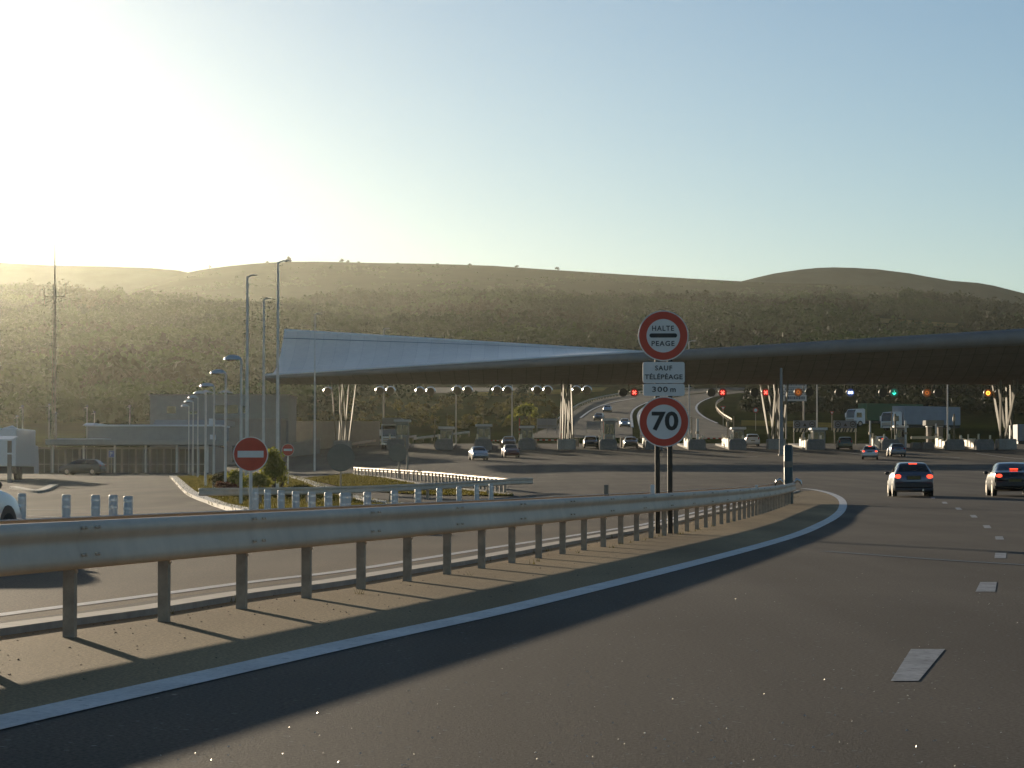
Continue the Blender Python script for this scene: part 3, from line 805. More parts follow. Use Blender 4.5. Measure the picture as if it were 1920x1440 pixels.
# far barrier: nose turned towards us, lit back of the beam running to the left distance
# pixel of beam top and depth -> ground point
f2 = [(405, 112), (450, 114), (560, 118), (700, 124), (840, 131), (930, 137), (958, 140)]
b2 = [(958, 142.5), (905, 158), (850, 178), (793, 198), (730, 215), (695, 226), (662, 238)]
def gp(px, d):
    x = (px - 960) / F * d; return Vector((x, d, zg(x, d)))
A2 = smooth([gp(*p) for p in f2], 2); B2 = smooth([gp(*p) for p in b2], 2)
a_end, b_st = A2[-1], B2[0]
mid = (a_end + b_st) / 2
nose2 = [mid + (a_end - mid) * math.cos(x) + Vector((1.1, 0, 0)) * math.sin(x) for x in [math.pi*k/8 for k in range(1, 8)]]
cu = (A2[1]-A2[0]).normalized(); cn_ = Vector((cu.y, -cu.x, 0)); rc = .34; cc = A2[0] - cn_*rc
curl = [cc + cn_*rc*math.cos(x) - cu*rc*1.3*math.sin(x) for x in [math.pi*.85*k/8 for k in range(8, 0, -1)]]
path2 = curl + along(A2, 1.0) + nose2 + along(B2, 1.0)
for p in path2: p.z = zg(p.x, p.y)
g2 = thing('guardrail', 'far guardrail bent back on itself, its rear side glaring in the low sun', 'guardrail', Vector(A2[0]))
vs, fs = sweep(path2, WPROF); MB().add(vs, fs, True).build('rail_beam', M_GALV, g2, world=True)
M_GALVB = mat('clean_galvanised', (.62, .62, .60), rough=.38, metal=.8, nscale=2, namt=.1)
for pts, st in ((A2, 4.0), (B2, 2.3)):
    q = along(pts, st)
    for i, p in enumerate(q[1:-1], 1):
        t = (q[i+1] - q[i-1]); t.z = 0; t.normalize()
        pp = p - Vector((t.y, -t.x, 0))*.09; pp.z = zg(p.x, p.y)
        c_post(pp, t, .70, w=.12, dpt=.1).build('post', M_GALV2, g2, world=True)
# guard rails on the roads beyond
def small_rail(pts, label, h=.75, m=M_GALV):
    q = smooth([G(*p) for p in pts], 1); q = along(q, 2.5)
    g = thing('guardrail', label, 'guardrail', q[0])
    vs, fs = sweep(q, [(0,h),(.07,h-.06),(.07,h-.26),(0,h-.32)]); MB().add(vs, fs, True).build('rail_beam', m, g, world=True)
    mb = MB()
    for p in q[::2]: mb.tube([p + Vector((0,0,-.2)), p + Vector((0,0,h-.1))], .06, 5)
    o = mb.build('post', M_GALV2, g, world=True)
    return g
small_rail([(1040,797),(1060,779),(1092,758),(1138,746),(1200,738),(1300,731)], 'steel guardrail along the left edge of the road climbing away behind the booths')
small_rail([(1372,792),(1352,780),(1342,768),(1343,758),(1356,750)], 'steel guardrail on the inside of the right hand bend beyond the booths')
small_rail([(640,845),(700,835),(780,826)], 'short low rail left of the lorry at the far left lanes')
small_rail([(775,831),(830,824),(880,818)], 'short bright rail behind the booths right of the lorry')

# ------------------------------------------------------------------ halt / 70 sign on two posts
DS = 51.6; sc_ = DS / F
def sz(px): return px * sc_
base = onground(1245, DS)
sg = thing('toll_sign', 'two post road sign reading HALTE PEAGE, SAUF TÉLÉPÉAGE 300 m, 70', 'road sign', base)
zc = lambda y: P(1244, y, DS).z - base.z
xo = lambda x: sz(x - 1245)
mb = MB()
for x in (1233, 1256.5):
    MB().box(xo(x)-.047, xo(x)+.047, .03, .11, -.3, zc(590), .01).build('post', M_POSTBR, sg)
def round_sign(cx, cy, ro, ri, parent, name='round_plate', y=0.0):
    zc_ = zc(cy); xx = xo(cx)
    o = MB().tube([(xx, y, zc_), (xx, y+.02, zc_)], sz(ro), 48).build(name, M_SIGNW, parent)
    MB().disc((xx, zc_), sz(ri), sz(ro)-.022, y-.004, 56).build('red_ring', M_RED, o)
    r = MB().tube([(xx, y+.02, zc_), (xx, y+.045, zc_)], sz(ro)*.9, 32).build('back_frame', M_SIGNBK, o)
    return o, xx, zc_
o1, x1, z1 = round_sign(1244, 629.5, 47.5, 31.5, sg)
def lettering(txt, cx, cy, w, h, parent, y=-.006, bold=.012, m=M_BLACK, spacing=1.0):
    t = fit_text(txt, sz(w), sz(h), bold, spacing)
    t.move((xo(cx), y, zc(cy))); return t.build('lettering', m, parent)
lettering('HALTE', 1243.5, 615.5, 41, 9.6, o1, spacing=1.18); lettering('PEAGE', 1243.5, 644, 43, 9.6, o1, spacing=1.18)
bar = MB(); zz = zc(629); pts_ = []
for k in range(24):
    a = 2*math.pi*k/24; pts_.append((x1 + (sz(22) if math.cos(a) > 0 else -sz(22)) + sz(4)*math.cos(a), zz + sz(4)*math.sin(a)))
bar.prism(pts_, -.008, -.003).build('black_bar', M_BLACK, o1)
def plate(x0, x1_, y0, y1, nm):
    r = sz(4); pts_ = []
    for (cx, cy, a0) in ((x1_-4, y1-4, -90), (x1_-4, y0+4, 0), (x0+4, y0+4, 90), (x0+4, y1-4, 180)):
        for k in range(5):
            a = R(a0 + k*22.5); pts_.append((xo(cx) + r*math.cos(a), zc(cy) + r*math.sin(a)))
    return MB().prism(pts_, 0, .025).build(nm, M_SIGNW, sg)
p1 = plate(1205.5, 1284, 678.5, 718.3, 'text_plate'); p2 = plate(1206, 1284, 719.6, 742.5, 'distance_plate')
lettering('SAUF', 1244.5, 690, 32, 9.2, p1, spacing=1.15); lettering('TÉLÉPÉAGE', 1244.5, 705.5, 71, 11.4, p1, spacing=1.05)
lettering('300', 1237.5, 730, 29, 10, p2, spacing=1.15); lettering('m', 1262, 731.5, 10, 7, p2)
o2, x2, z2 = round_sign(1245, 791, 47.5, 32.5, sg)
lettering('70', 1247, 789.5, 50, 36, o2, bold=.03)
cl = MB()
for y in (600, 655, 690, 730, 765, 815):
    cl.box(xo(1228), xo(1262), .022, .034, zc(y)-.02, zc(y)+.02)
cl.build('clamp', M_SIGNBK, sg)

# ------------------------------------------------------------------ no entry signs and the backs of signs
def no_entry(px, py, rpx, d, label, bar_w=.72):
    b = onground(px, d); t = thing('no_entry_sign', label, 'road sign', b)
    s_ = d / F; zc_ = P(px, py, d).z - b.z; r = rpx * s_
    MB().tube([(0,.06,-.2), (0,.06,zc_+r*.6)], max(.04, 1.3*s_), 8).build('post', M_POLE, t)
    o = MB().tube([(0,0,zc_), (0,.025,zc_)], r, 40).build('round_plate', M_SIGNW, t)
    MB().tube([(0,-.004,zc_),(0,-.001,zc_)], r*.94, 40).build('red_face', M_RED, o)
    MB().box(-r*bar_w, r*bar_w, -.010, -.005, zc_-r*.19, zc_+r*.19).build('white_bar', M_SIGNW, o)
    MB().tube([(0,.025,zc_),(0,.05,zc_)], r*.92, 24).build('back_frame', M_SIGNBK, o)
    return t
no_entry(470, 851.5, 33, 64, 'large red no entry sign with white bar on a thin grey post', .74)
no_entry(540, 843.5, 11.5, 178, 'small distant red no entry sign right behind the tall shrub', .7)
def back_sign(px, py, rpx, d, label, xs=(0,)):
    b = onground(px, d); t = thing('road_sign', label, 'road sign', b)
    s_ = d / F; zc_ = P(px, py, d).z - b.z; r = rpx * s_
    MB().tube([(0,-.05,zc_), (0,-.02,zc_)], r, 36).build('round_plate', M_SIGNBK, t)
    MB().tube([(0,-.075,zc_), (0,-.05,zc_)], [r*.97, r], 36).build('rim', M_SIGNBK, t)
    for x in xs: MB().tube([(x*s_, .02,-.2), (x*s_, .02, zc_+r*.5)], 1.6*s_, 8).build('post', M_GALV2, t)
back_sign(639, 858, 26, 147, 'grey back of a large round road sign left of the glaring barrier')
back_sign(746, 849, 17, 206, 'grey back of a smaller round sign on two posts behind the glaring barrier', (2, 18))

# ------------------------------------------------------------------ white bollards
def bollard_mesh(t, h=.75, r=.095):
    MB().tube([(0,0,-.1),(0,0,h-.02),(0,0,h)], [r, r, r*.8], 14).build('body', M_PLASW, t)
    for z in (h*.6, h*.82): MB().tube([(0,0,z),(0,0,z+.05)], r+.003, 14, cap=False).build('reflective_band', mat('reflective_band', (.85,.86,.88), rough=.2, metal=.3), t)
    MB().tube([(0,0,-.02),(0,0,.03)], [r*1.6, r*1.4], 14).build('base', M_DARK, t)
BX = [(479,917,76),(502,918,75),(527.5,919,72),(555,921,68),(585,922,66),(616,923,63.5),(645,924,61.5),(651,923.5,64),(689,922,65),(740,920,70),(784,917,77),(824,915,84),(861,912,94),(894,909,104),(921,907,112)]
BL = ['white bollard below the no entry sign, first of the row from the left','white bollard just right of the no entry post, second of the row','third white bollard from the left in front of the far barrier','fourth white bollard from the left in front of the far barrier','fifth white bollard in the row along the far barrier',
      'sixth white bollard in the row along the far barrier','front one of the two overlapping white bollards','rear one of the two overlapping white bollards','white bollard right after the overlapping pair','white bollard in mid row, below the two post back of sign','fifth white bollard from the right end of the row',
      'fourth white bollard from the right end of the row','third white bollard from the right end of the row','next to last white bollard before the barrier nose','last white bollard, at the right end beside the barrier nose']
boll = None
LX = [(42,925,60),(125,927.5,58),(180,928,56),(213,928,57),(241,930,55)]
LLb = ['white bollard closest to the white car front','white bollard standing alone on the slip road','left one of three white bollards grouped on the slip road','middle one of three white bollards grouped on the slip road','right one of three white bollards grouped on the slip road']
for (lst, labs, grp) in ((BX, BL, 'white bollards along the far barrier'), (LX, LLb, 'white bollards on the left slip road')):
    for (px, py, d), lab in zip(lst, labs):
        g = onground(px, d); top = P(px, py, d).z - g.z
        if boll is None:
            boll = thing('bollard', lab, 'bollard', g, group=grp); bollard_mesh(boll); b = boll
        else: b = dup(boll, g, lab, group=grp)
        b.scale = (1, 1, max(.6, min(1.35, top/.75)))
# delineators on the rail
def delineator(px, d, label, h=.15, grey=False):
    x = (px-960)/F*d; z = zg(x, d)
    t = thing('delineator', label, 'reflector', (x, d, z+.79))
    MB().box(-.04, .04, -.012, .012, 0, h, .01).build('plate', M_SIGNBK if grey else M_SIGNW, t)
    MB().box(-.05, .05, -.03, .03, -.02, .012, .004).build('foot', M_GALV2, t)
delineator(1223.5, 47.6, 'small white reflector plate on the guardrail beside the sign posts', .17)
delineator(1136.5, 46.5, 'small grey reflector plate on the rear beam, left of the sign posts', .17, True)
delineator(1418, 74, 'tiny bright reflector on the guardrail near its far nose', .08)
# nose marker post at the end of the barrier
g = Vector((10.42, 100.6, zg(10.42, 100.6))); t = thing('nose_marker', 'thick dark green marker post standing in the guardrail nose', 'marker post', g)
htop = P(1481, 834, 100.6).z - g.z
MB().tube([(0,0,-.2),(0,0,htop-.05),(0,0,htop)], [.165,.165,.12], 14).build('body', mat('dark_green_plastic', (.05,.075,.07), rough=.45, nscale=4, namt=.15), t)
MB().tube([(0,0,htop*.62),(0,0,htop*.72)], .17, 14, cap=False).build('band', M_SIGNBK, t)
mb = MB()
for sx in (-1, 1): mb.tube([(sx*.2,0,.80),(sx*.32,-.02,.92),(sx*.44,-.02,.86),(sx*.5,0,.7)], [.05,.07,.06,.03], 8)
mb.build('rail_shackle', M_CHROME, t)

# ------------------------------------------------------------------ lamp posts
def head_dome(t, x, z, m=M_POLE, r=.34):
    vs = []; n = 12
    mb = MB()
    mb.sphere((x, 0, z), r, 6, (1, .55, .32)); return mb.build('lamp_head', m, t)
M_LAMPS = mat('lamp_shade_metal', (.6,.62,.62), rough=.3, metal=.6)
def crook_lamp(px, d, top_py, arm_px, label, grp):
    g = onground(px, d); h = P(px, top_py, d).z - g.z; t = thing('street_lamp', label, 'street lamp', g, group=grp)
    a = arm_px * d / F
    MB().tube([(0,0,-.2),(0,0,.9),(0,0,h+.02)], [.085,.07,.05], 10).build('pole', M_POLE, t)
    mb = MB(); vs = []; n_ = 16; cx = -a*.52; rx, ry, rz = a*.54, .24, .2     # shallow dome-shaped shade
    for i in range(6):
        ph = math.pi/2*i/5
        for k in range(n_): vs.append((cx+rx*math.cos(ph)*math.cos(2*math.pi*k/n_), ry*math.cos(ph)*math.sin(2*math.pi*k/n_), h+rz*math.sin(ph)))
    fs = [(i*n_+k, i*n_+(k+1)%n_, (i+1)*n_+(k+1)%n_, (i+1)*n_+k) for i in range(5) for k in range(n_)]
    mb.add(vs, fs, True); mb.build('lamp_shade', M_LAMPS, t)
    MB().sphere((cx-rx*.2, 0, h-.01), .15, 6, (1.5,1,.45)).build('lamp_glass', M_CHROME, t)
    MB().tube([(0,0,h-.12),(cx+rx*.7,0,h+.05)], .035, 6).build('lamp_arm', M_POLE, t)
    return t
grp = 'curved lamp posts along the access road'
for a, lab in zip([(452,113,674,31),(423,136,700,28),(401,161,724,25),(385,188,738,21),(371,214,746,18),(362,236,754,16),(354,255,762,14)],
                  ['tallest curved lamp post, nearest of the receding row','second curved lamp post of the receding row from the right','third curved lamp post of the receding row from the right','fourth curved lamp post of the receding row from the right','fifth curved lamp post of the receding row from the right','sixth curved lamp post of the receding row, next to last','last and smallest curved lamp post of the receding row']):
    crook_lamp(*a, lab, grp)
def wing_lamp(px, d, py, label, base_py=None):
    g = onground(px, d); h = P(px, py, d).z - g.z; t = thing('street_lamp', label, 'street lamp', g, group='lamps with two pale wings')
    MB().tube([(0,0,-.2),(0,0,h)], [.07,.05], 8).build('pole', M_POLE, t)
    for sx in (-1, 1):
        mb = MB(); mb.add([(0,-.15,h+.16),(0,.15,h+.16),(sx*.42,.12,h),(sx*.42,-.12,h),(0,-.15,h+.02),(0,.15,h+.02),(sx*.40,.12,h-.04),(sx*.40,-.12,h-.04)],
               [(0,1,2,3),(4,7,6,5),(0,3,7,4),(1,5,6,2),(3,2,6,7),(0,4,5,1)]); mb.build('lamp_wing', M_WHITE, t)
wing_lamp(422.5, 152, 736, 'lamp with two pale wings left of the tall masts, right one of two'); wing_lamp(386, 168, 735.5, 'lamp with two pale wings over the curved lamp posts, left one of two')
def mast(px, d, top_py, head_px, label, wpx=5, grp='tall lamp masts', base=None):
    g = onground(px, d); h = P(px, top_py, d).z - g.z; t = thing('lamp_mast', label, 'lamp mast', g, group=grp)
    r = wpx * d / F / 2
    MB().tube([(0,0,-.3),(0,0,h*.4),(0,0,h)], [r*1.15, r, r*.65], 10).build('pole', M_POLE, t)
    a = head_px * d / F; sgn = 1 if a > 0 else -1
    MB().tube([(0,0,h-.05),(a*.5,0,h+.08)], .05, 6).build('lamp_arm', M_POLE, t)
    mb = MB(); w_ = abs(a)*.62
    mb.sphere((a*.72, 0, h+.06), w_*.5, 6, (1.0, .5, .22)); mb.build('lamp_head', M_POLE, t)
    return t
mast(463, 140, 518, 19, 'tall grey lamp mast just above the large no entry sign', 6.5)
mast(520.5, 150, 491, 23, 'tallest grey lamp mast, its lamp head on the moor skyline', 6)
mast(494, 188, 561, 15, 'grey lamp mast between the two tallest masts', 5)
mast(590, 262, 589, 13, 'slim lamp mast rising left of the canopy corner, behind it', 3.2)
mast(719, 345, 617, 12, 'slim lamp mast behind the canopy with its head above the white roof', 3)
mast(1292, 356, 640, 14, 'lamp mast behind the halt sign, its head peeking over the roof', 2.6)
mast(855, 350, 700, 10, 'thin lamp mast seen below the canopy left of centre', 2.6)
mast(960, 352, 696, 10, 'thin lamp mast below the canopy near the bushy tree', 2.6)
mast(1532, 352, 700, 8, 'thin lamp mast below the canopy right of the white text board', 2.6)
mast(1777, 350, 690, 10, 'thin lamp mast in front of the grey trailer at right', 2.8)
g = onground(1465, 300); h = P(1465, 690, 300).z - g.z
t = thing('mast', 'slender bluish pole in front of the right canopy support', 'mast', g)
MB().tube([(0,0,-.2),(0,0,h*.5),(0,0,h)], [.26,.2,.13], 10).build('pole', mat('dull_mast_paint', (.24,.25,.25), rough=.6, nscale=1, namt=.15), t); MB().box(-.35,.35,-.35,.35,-.1,.12,.03).build('base_plate', M_GALV2, t)
# small globe lamps of the car park
GL = [(42,763,258,'globe lamp high at far left above the white truck'),(32,782,262,'lower globe lamp at far left above the truck roof'),(92,760,270,'globe lamp just left of the lattice antenna mast'),(105,776,275,'globe lamp right at the lattice antenna mast'),(163,763,290,'globe lamp over the left end of the office roof'),(177,774,286,'lower globe lamp over the left end of the office roof'),(243,762,300,'dull lamp post over the middle of the office roof')]
for px, py, d, lab in GL:
    g = onground(px, d); h = P(px, py, d).z - g.z
    t = thing('globe_lamp', lab, 'street lamp', g, group='small globe lamps around the office building')
    MB().tube([(0,0,-.2),(0,0,h)], .045, 6).build('pole', M_POLE, t)
    MB().sphere((0,0,h+.05), .14, 6, (1,1,.8)).build('lamp_globe', M_CHROME if px != 243 else M_POLE, t)
    MB().tube([(-.3,0,h-.12),(0,0,h-.05)], .03, 5).build('lamp_arm', M_POLE, t)

# lattice antenna mast
d = 330; g = onground(101, d); t = thing('antenna_mast', 'slim lattice antenna mast rising above the left treeline', 'antenna mast', g)
h = P(102, 532, d).z - g.z; htop = P(102, 446, d).z - g.z
mb = MB(); wv = .24
for a in (90, 210, 330):
    mb.tube([(wv*math.cos(R(a)), wv*math.sin(R(a)), -.2), (wv*.8*math.cos(R(a)), wv*.8*math.sin(R(a)), h)], .05, 5)
nb = 26
for k in range(nb):
    for i, a in enumerate((90, 210, 330)):
        b_ = (90, 210, 330)[(i+1) % 3]; z0, z1 = h*k/nb, h*(k+1)/nb
        mb.tube([(wv*.9*math.cos(R(a)), wv*.9*math.sin(R(a)), z0), (wv*.9*math.cos(R(b_)), wv*.9*math.sin(R(b_)), z1)], .02, 4)
mb.build('lattice_shaft', M_GALV2, t)
MB().tube([(0,0,h-.3),(0,0,h+(htop-h)*.55),(0,0,htop)], [.1,.07,.03], 6).build('whip', M_GALV2, t)
mb = MB()
for sx in (-1, 1): mb.tube([(0,0,h-1.6),(sx*1.35,0,h-1.6),(sx*1.35,0,h+.1 if sx>0 else h-.6)], .05, 5)
mb.tube([(sx*.1-1.35,0,h-2.6),(-1.35,0,h-.4)], .05, 5)
mb.build('dipole_arms', M_GALV2, t)
# ------------------------------------------------------------------ the twisted canopy
CL, CX0, DN, DF = 100.0, -28.9, 312.0, 338.0
G0 = [(0,0),(.15,.015),(.3,.05),(.45,.13),(.6,.26),(.75,.46),(.88,.71),(1,1)]
def zN(t): return 12.96 + 6.19*t
def zF(t): return 19.7 - 6.1*t
def g_sec(s_, t): return (1-t)*interp(s_, G0) + t*(1 - interp(1-s_, G0))
def top_pt(t, s_):
    return Vector((CX0 + CL*t, DN + (DF-DN)*s_, zN(t) + (zF(t)-zN(t))*g_sec(s_, t)))
ZB = 12.45
def bot_pt(t, s_):
    z = ZB
    if s_ < .6: z += (zN(t) - (.45 + 1.7*t) - ZB) * (1 - s_/.6)**2.2
    else: z += (zF(t) - .5 - ZB) * ((s_-.6)/.4)**2
    if t == 0 and False: pass
    return Vector((CX0 + CL*t, DN + (DF-DN)*s_, min(z, top_pt(t, s_).z - .12)))
ss = [i/24 for i in range(25)]; tt = [i/60 for i in range(61)]
cn = thing('toll_canopy', 'huge twisted canopy roof spanning all the toll lanes like a folded sheet', 'canopy', (CX0 + CL/2, 325, zg(CX0+CL/2, 325)))
def surf(fn, ts, ss_, flip=False):
    vs = [fn(t, s_) for t in ts for s_ in ss_]; m = len(ss_)
    fs = [(i*m+j, i*m+j+1, (i+1)*m+j+1, (i+1)*m+j) for i in range(len(ts)-1) for j in range(m-1)]
    return vs, fs
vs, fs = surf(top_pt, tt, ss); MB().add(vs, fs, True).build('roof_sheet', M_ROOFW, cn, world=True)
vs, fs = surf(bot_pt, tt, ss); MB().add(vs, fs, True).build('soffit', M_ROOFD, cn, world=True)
# rounded near edge
def lip(t, a):
    n_ = top_pt(t, 0); b_ = bot_pt(t, 0); c_ = (n_ + b_)/2; r_ = (n_.z - b_.z)/2
    return c_ + Vector((0, -r_*1.1*math.sin(a), r_*math.cos(a)))
vs, fs = surf(lip, tt, [math.pi*k/8 for k in range(9)]); MB().add(vs, fs, True).build('near_edge', mat('roof_edge_steel', (.25,.24,.23), rough=.6, metal=.1, nscale=.6, namt=.1), cn, world=True)
mb = MB()
for tE in (0.0, 1.0):
    loop = [top_pt(tE, s_) for s_ in ss] + [bot_pt(tE, s_) for s_ in ss[::-1]]
    mb = MB().add(loop, [tuple(range(len(loop)))]); mb.build('end_fascia', M_ROOFD, cn, world=True)
mb = MB()
vs, fs = surf(lambda t, s_: top_pt(t, s_) + Vector((0, -.05, .05)), tt, [.925, .932]); mb.add(vs, fs).build('roof_fold', mat('fold_line', (.2,.2,.2), rough=.7), cn, world=True)
mb = MB().tube([top_pt(t, 1) + Vector((0,0,.05)) for t in tt], .14, 6).build('ridge_trim', M_WHITE, cn, world=True)
MB().tube([top_pt(t, 0) + Vector((0,-.1,.06)) for t in tt if t < .5], .13, 6).build('edge_trim', M_WHITE, cn, world=True)

def support(px, label, spread=1.0, mir=1):
    d = 324; g = onground(px, d); t = thing('canopy_support', label, 'column', g, group='bundles of slanted steel struts under the canopy')
    H_ = 12.7 - g.z
    MB().box(-1.1, 1.1, -1.2, 1.2, -.3, 1.25, .12).build('concrete_base', M_CONC, t)
    for i, (xb, yb, xt, yt) in enumerate([(-.75,-.5,-1.0,-5), (-.45,.3,-.35,6), (-.2,-.3,.1,-7), (.25,.4,.55,4), (.55,-.4,.25,-3), (.8,.2,1.25,7), (.1,0,-.5,1)]):
        # flat blade struts, deep along the road and thin across it, turned a little to the sun
        p0_ = Vector((xb*mir, yb, 1.2)); p1_ = Vector((xt*spread*mir, yt, H_)); pm_ = (p0_ + p1_)/2; ca, sa = math.cos(R(9)), math.sin(R(9))
        vs = []
        for p_, dd in ((p0_, .2), (pm_, .42), (p1_, .2)):
            for ux, uy in ((-.055,-dd),(.055,-dd),(.055,dd),(-.055,dd)): vs.append((p_.x + ux*ca - uy*sa, p_.y + ux*sa + uy*ca, p_.z))
        MB().add(vs, [(4*i_+j, 4*i_+(j+1)%4, 4*i_+4+(j+1)%4, 4*i_+4+j) for i_ in range(2) for j in range(4)] + [(3,2,1,0),(8,9,10,11)]).build('strut', M_STEELW, t)
    return t
support(642, 'leftmost bundle of slanted canopy struts, between lamp masts and lorry')
support(1062, 'second bundle of canopy struts from the left, beside the pale bush', .6)
support(1455, 'third bundle of canopy struts from the left, beside the white text board', 1.0, -1)
support(1886, 'rightmost bundle of canopy struts at the right edge of the picture', 1.5)

# ------------------------------------------------------------------ lane signals under the canopy
def em(name, c, s_=3.0): return mat(name, c, rough=.4, emit=c, estr=s_)
E_RED, E_GRN, E_AMB, E_BLU, E_DIM = em('lamp_red', (1,.07,.05), 5), em('lamp_green', (.05,1,.65), 2.2), em('lamp_amber', (1,.42,.05), 3), em('lamp_blue_white', (.55,.7,1), 3), em('lamp_amber_dim', (.55,.16,.03), .6)
M_FACE_R = mat('red_lit_face', (.12,.01,.008), rough=.3, emit=(1,.04,.02), estr=.10)
M_FACE_A = mat('amber_lit_face', (.1,.03,.008), rough=.3, emit=(1,.25,.03), estr=.10)
M_FACE_G = mat('green_lit_face', (.01,.06,.05), rough=.3, emit=(.02,.5,.35), estr=.12)
M_FACE_B = mat('blue_lit_face', (.02,.03,.08), rough=.3, emit=(.1,.2,.8), estr=.16)
DSIG = 329.5; ss_ = DSIG / F
def signal_head(t, x, z, sym, back):
    r = 8.0 * ss_
    y0 = 0
    if back:
        o = MB().tube([(x,y0,z),(x,y0+.12,z),(x,y0+.3,z)], [r*.8, r*.97, r*.97], 24).build('signal_head', mat('signal_back', (.40,.35,.27), rough=.6), t)
        mb = MB(); n_ = 20
        vs = []; 
        for k in range(n_+1):
            a = math.pi*(-.1 + 1.2*k/n_); vs += [(x+r*1.0*math.cos(a), y0+.05, z+r*1.0*math.sin(a)), (x+r*1.2*math.cos(a), y0+.7, z+r*1.2*math.sin(a))]
        mb.add(vs, [(2*k, 2*k+2, 2*k+3, 2*k+1) for k in range(n_)], True); mb.build('visor', M_CHROME, o)
    else:
        o = MB().tube([(x,y0,z),(x,y0+.25,z)], r, 28).build('signal_head', M_DARK, t)
        face = {'x': M_FACE_R, 'o': M_FACE_A, 'c': M_FACE_A, '<': M_FACE_A, 'v': M_FACE_G, '8': M_FACE_B}.get(sym, M_DARK)
        f_ = MB().tube([(x,y0-.012,z),(x,y0-.004,z)], r*.9, 28).build('signal_face', face, o)
        y1 = y0-.03
        def bar(a, b, w_, m):
            return MB().quadbar((x+a[0]*r, y1, z+a[1]*r), (x+b[0]*r, y1, z+b[1]*r), .02, w_*r)
        if sym == 'x':
            mb = bar((-.36,-.36),(.36,.36),.24,None)
            q = bar((-.36,.36),(.36,-.36),.24,None); mb.add([(a, b-.012, c_) for a, b, c_ in q.v], q.f); mb.build('lit_cross', E_RED, o)
        elif sym == 'v':
            mb = bar((0,.5),(0,-.4),.18,None)
            for sx in (-1,1):
                q = bar((0,-.5),(sx*.38,-.05),.18,None); mb.add([(a, b-.012-.006*sx, c_) for a, b, c_ in q.v], q.f)
            mb.build('lit_arrow', E_GRN, o)
        elif sym in 'oc<':
            m_ = E_AMB if sym == 'o' else E_DIM
            MB().disc((x, z), r*.2, r*.5, y1, 20).build('lit_ring', m_, o)
        elif sym == '8':
            tx = fit_text('88', r*1.25, r*.7, .03); tx.move((x, y1, z)); tx.build('lit_digits', E_BLU, o)
def lane_signal(px, py, syms, label, gap=21, back=False, d=DSIG):
    x = (px-960)/F*d; z = P(px, py, d).z; t = thing('lane_signal', label, 'traffic signal', (x, d, z), group='round lane signals hung under the canopy')
    n_ = len(syms); mb = MB(); top = ZB + 1.4 - z
    for i, sy in enumerate(syms):
        xx = (i - (n_-1)/2) * gap * ss_
        signal_head(t, xx, 0, sy, back)
    w_ = (n_-1)/2*gap*ss_ + .25
    MB().box(-w_, w_, .26, .36, -.06, .06, .01).build('crossbar', M_GALV2, t)
    MB().tube([(-.1,.32,0),(.35,.9,top)], .06, 6).build('hanger', M_STEELW, t)
bk_ = [(614,734,' '),(722,733,'  '),(797,734,'  '),(867,732,'  '),(942,732,'  '),(1017,732,'  '),(1091,732,'  ')]
for (px, py, sy), lab in zip(bk_, ['single round signal seen from behind, leftmost under the canopy','pair of round signals seen from behind, leftmost pair, above the lorry','second pair of rear facing round signals from the left, dull rims','brightest glaring pair of rear facing signals, third pair from left','pair of rear facing signals left of the bushy tree','pair of rear facing signals above the pale fence panels','pair of rear facing signals just right of the second strut bundle']):
    lane_signal(px, py, sy, lab, 20, True)
for (px, py, sy), lab in zip([(1179,736,' x'),(1344.5,736,' x'),(1425.5,736,' x'),(1507.5,735.5,'< '),(1584.5,736,' 8'),(1666.5,736,' v'),(1749,736.5,'c '),(1863.5,737,'o ')],
        ['lane signal with a red cross left of the sign plates','lane signal with a red cross right of the sign plates','lane signal with a red cross beside the third strut bundle','lane signal with a dim amber arrow in front of the text board','lane signal with blue white digits, right of the text board','lane signal with a lit green downward arrow','lane signal with a dim amber ring, between green arrow and bright amber','lane signal with a bright amber ring at the right strut bundle']):
    lane_signal(px, py, sy, lab, 21)

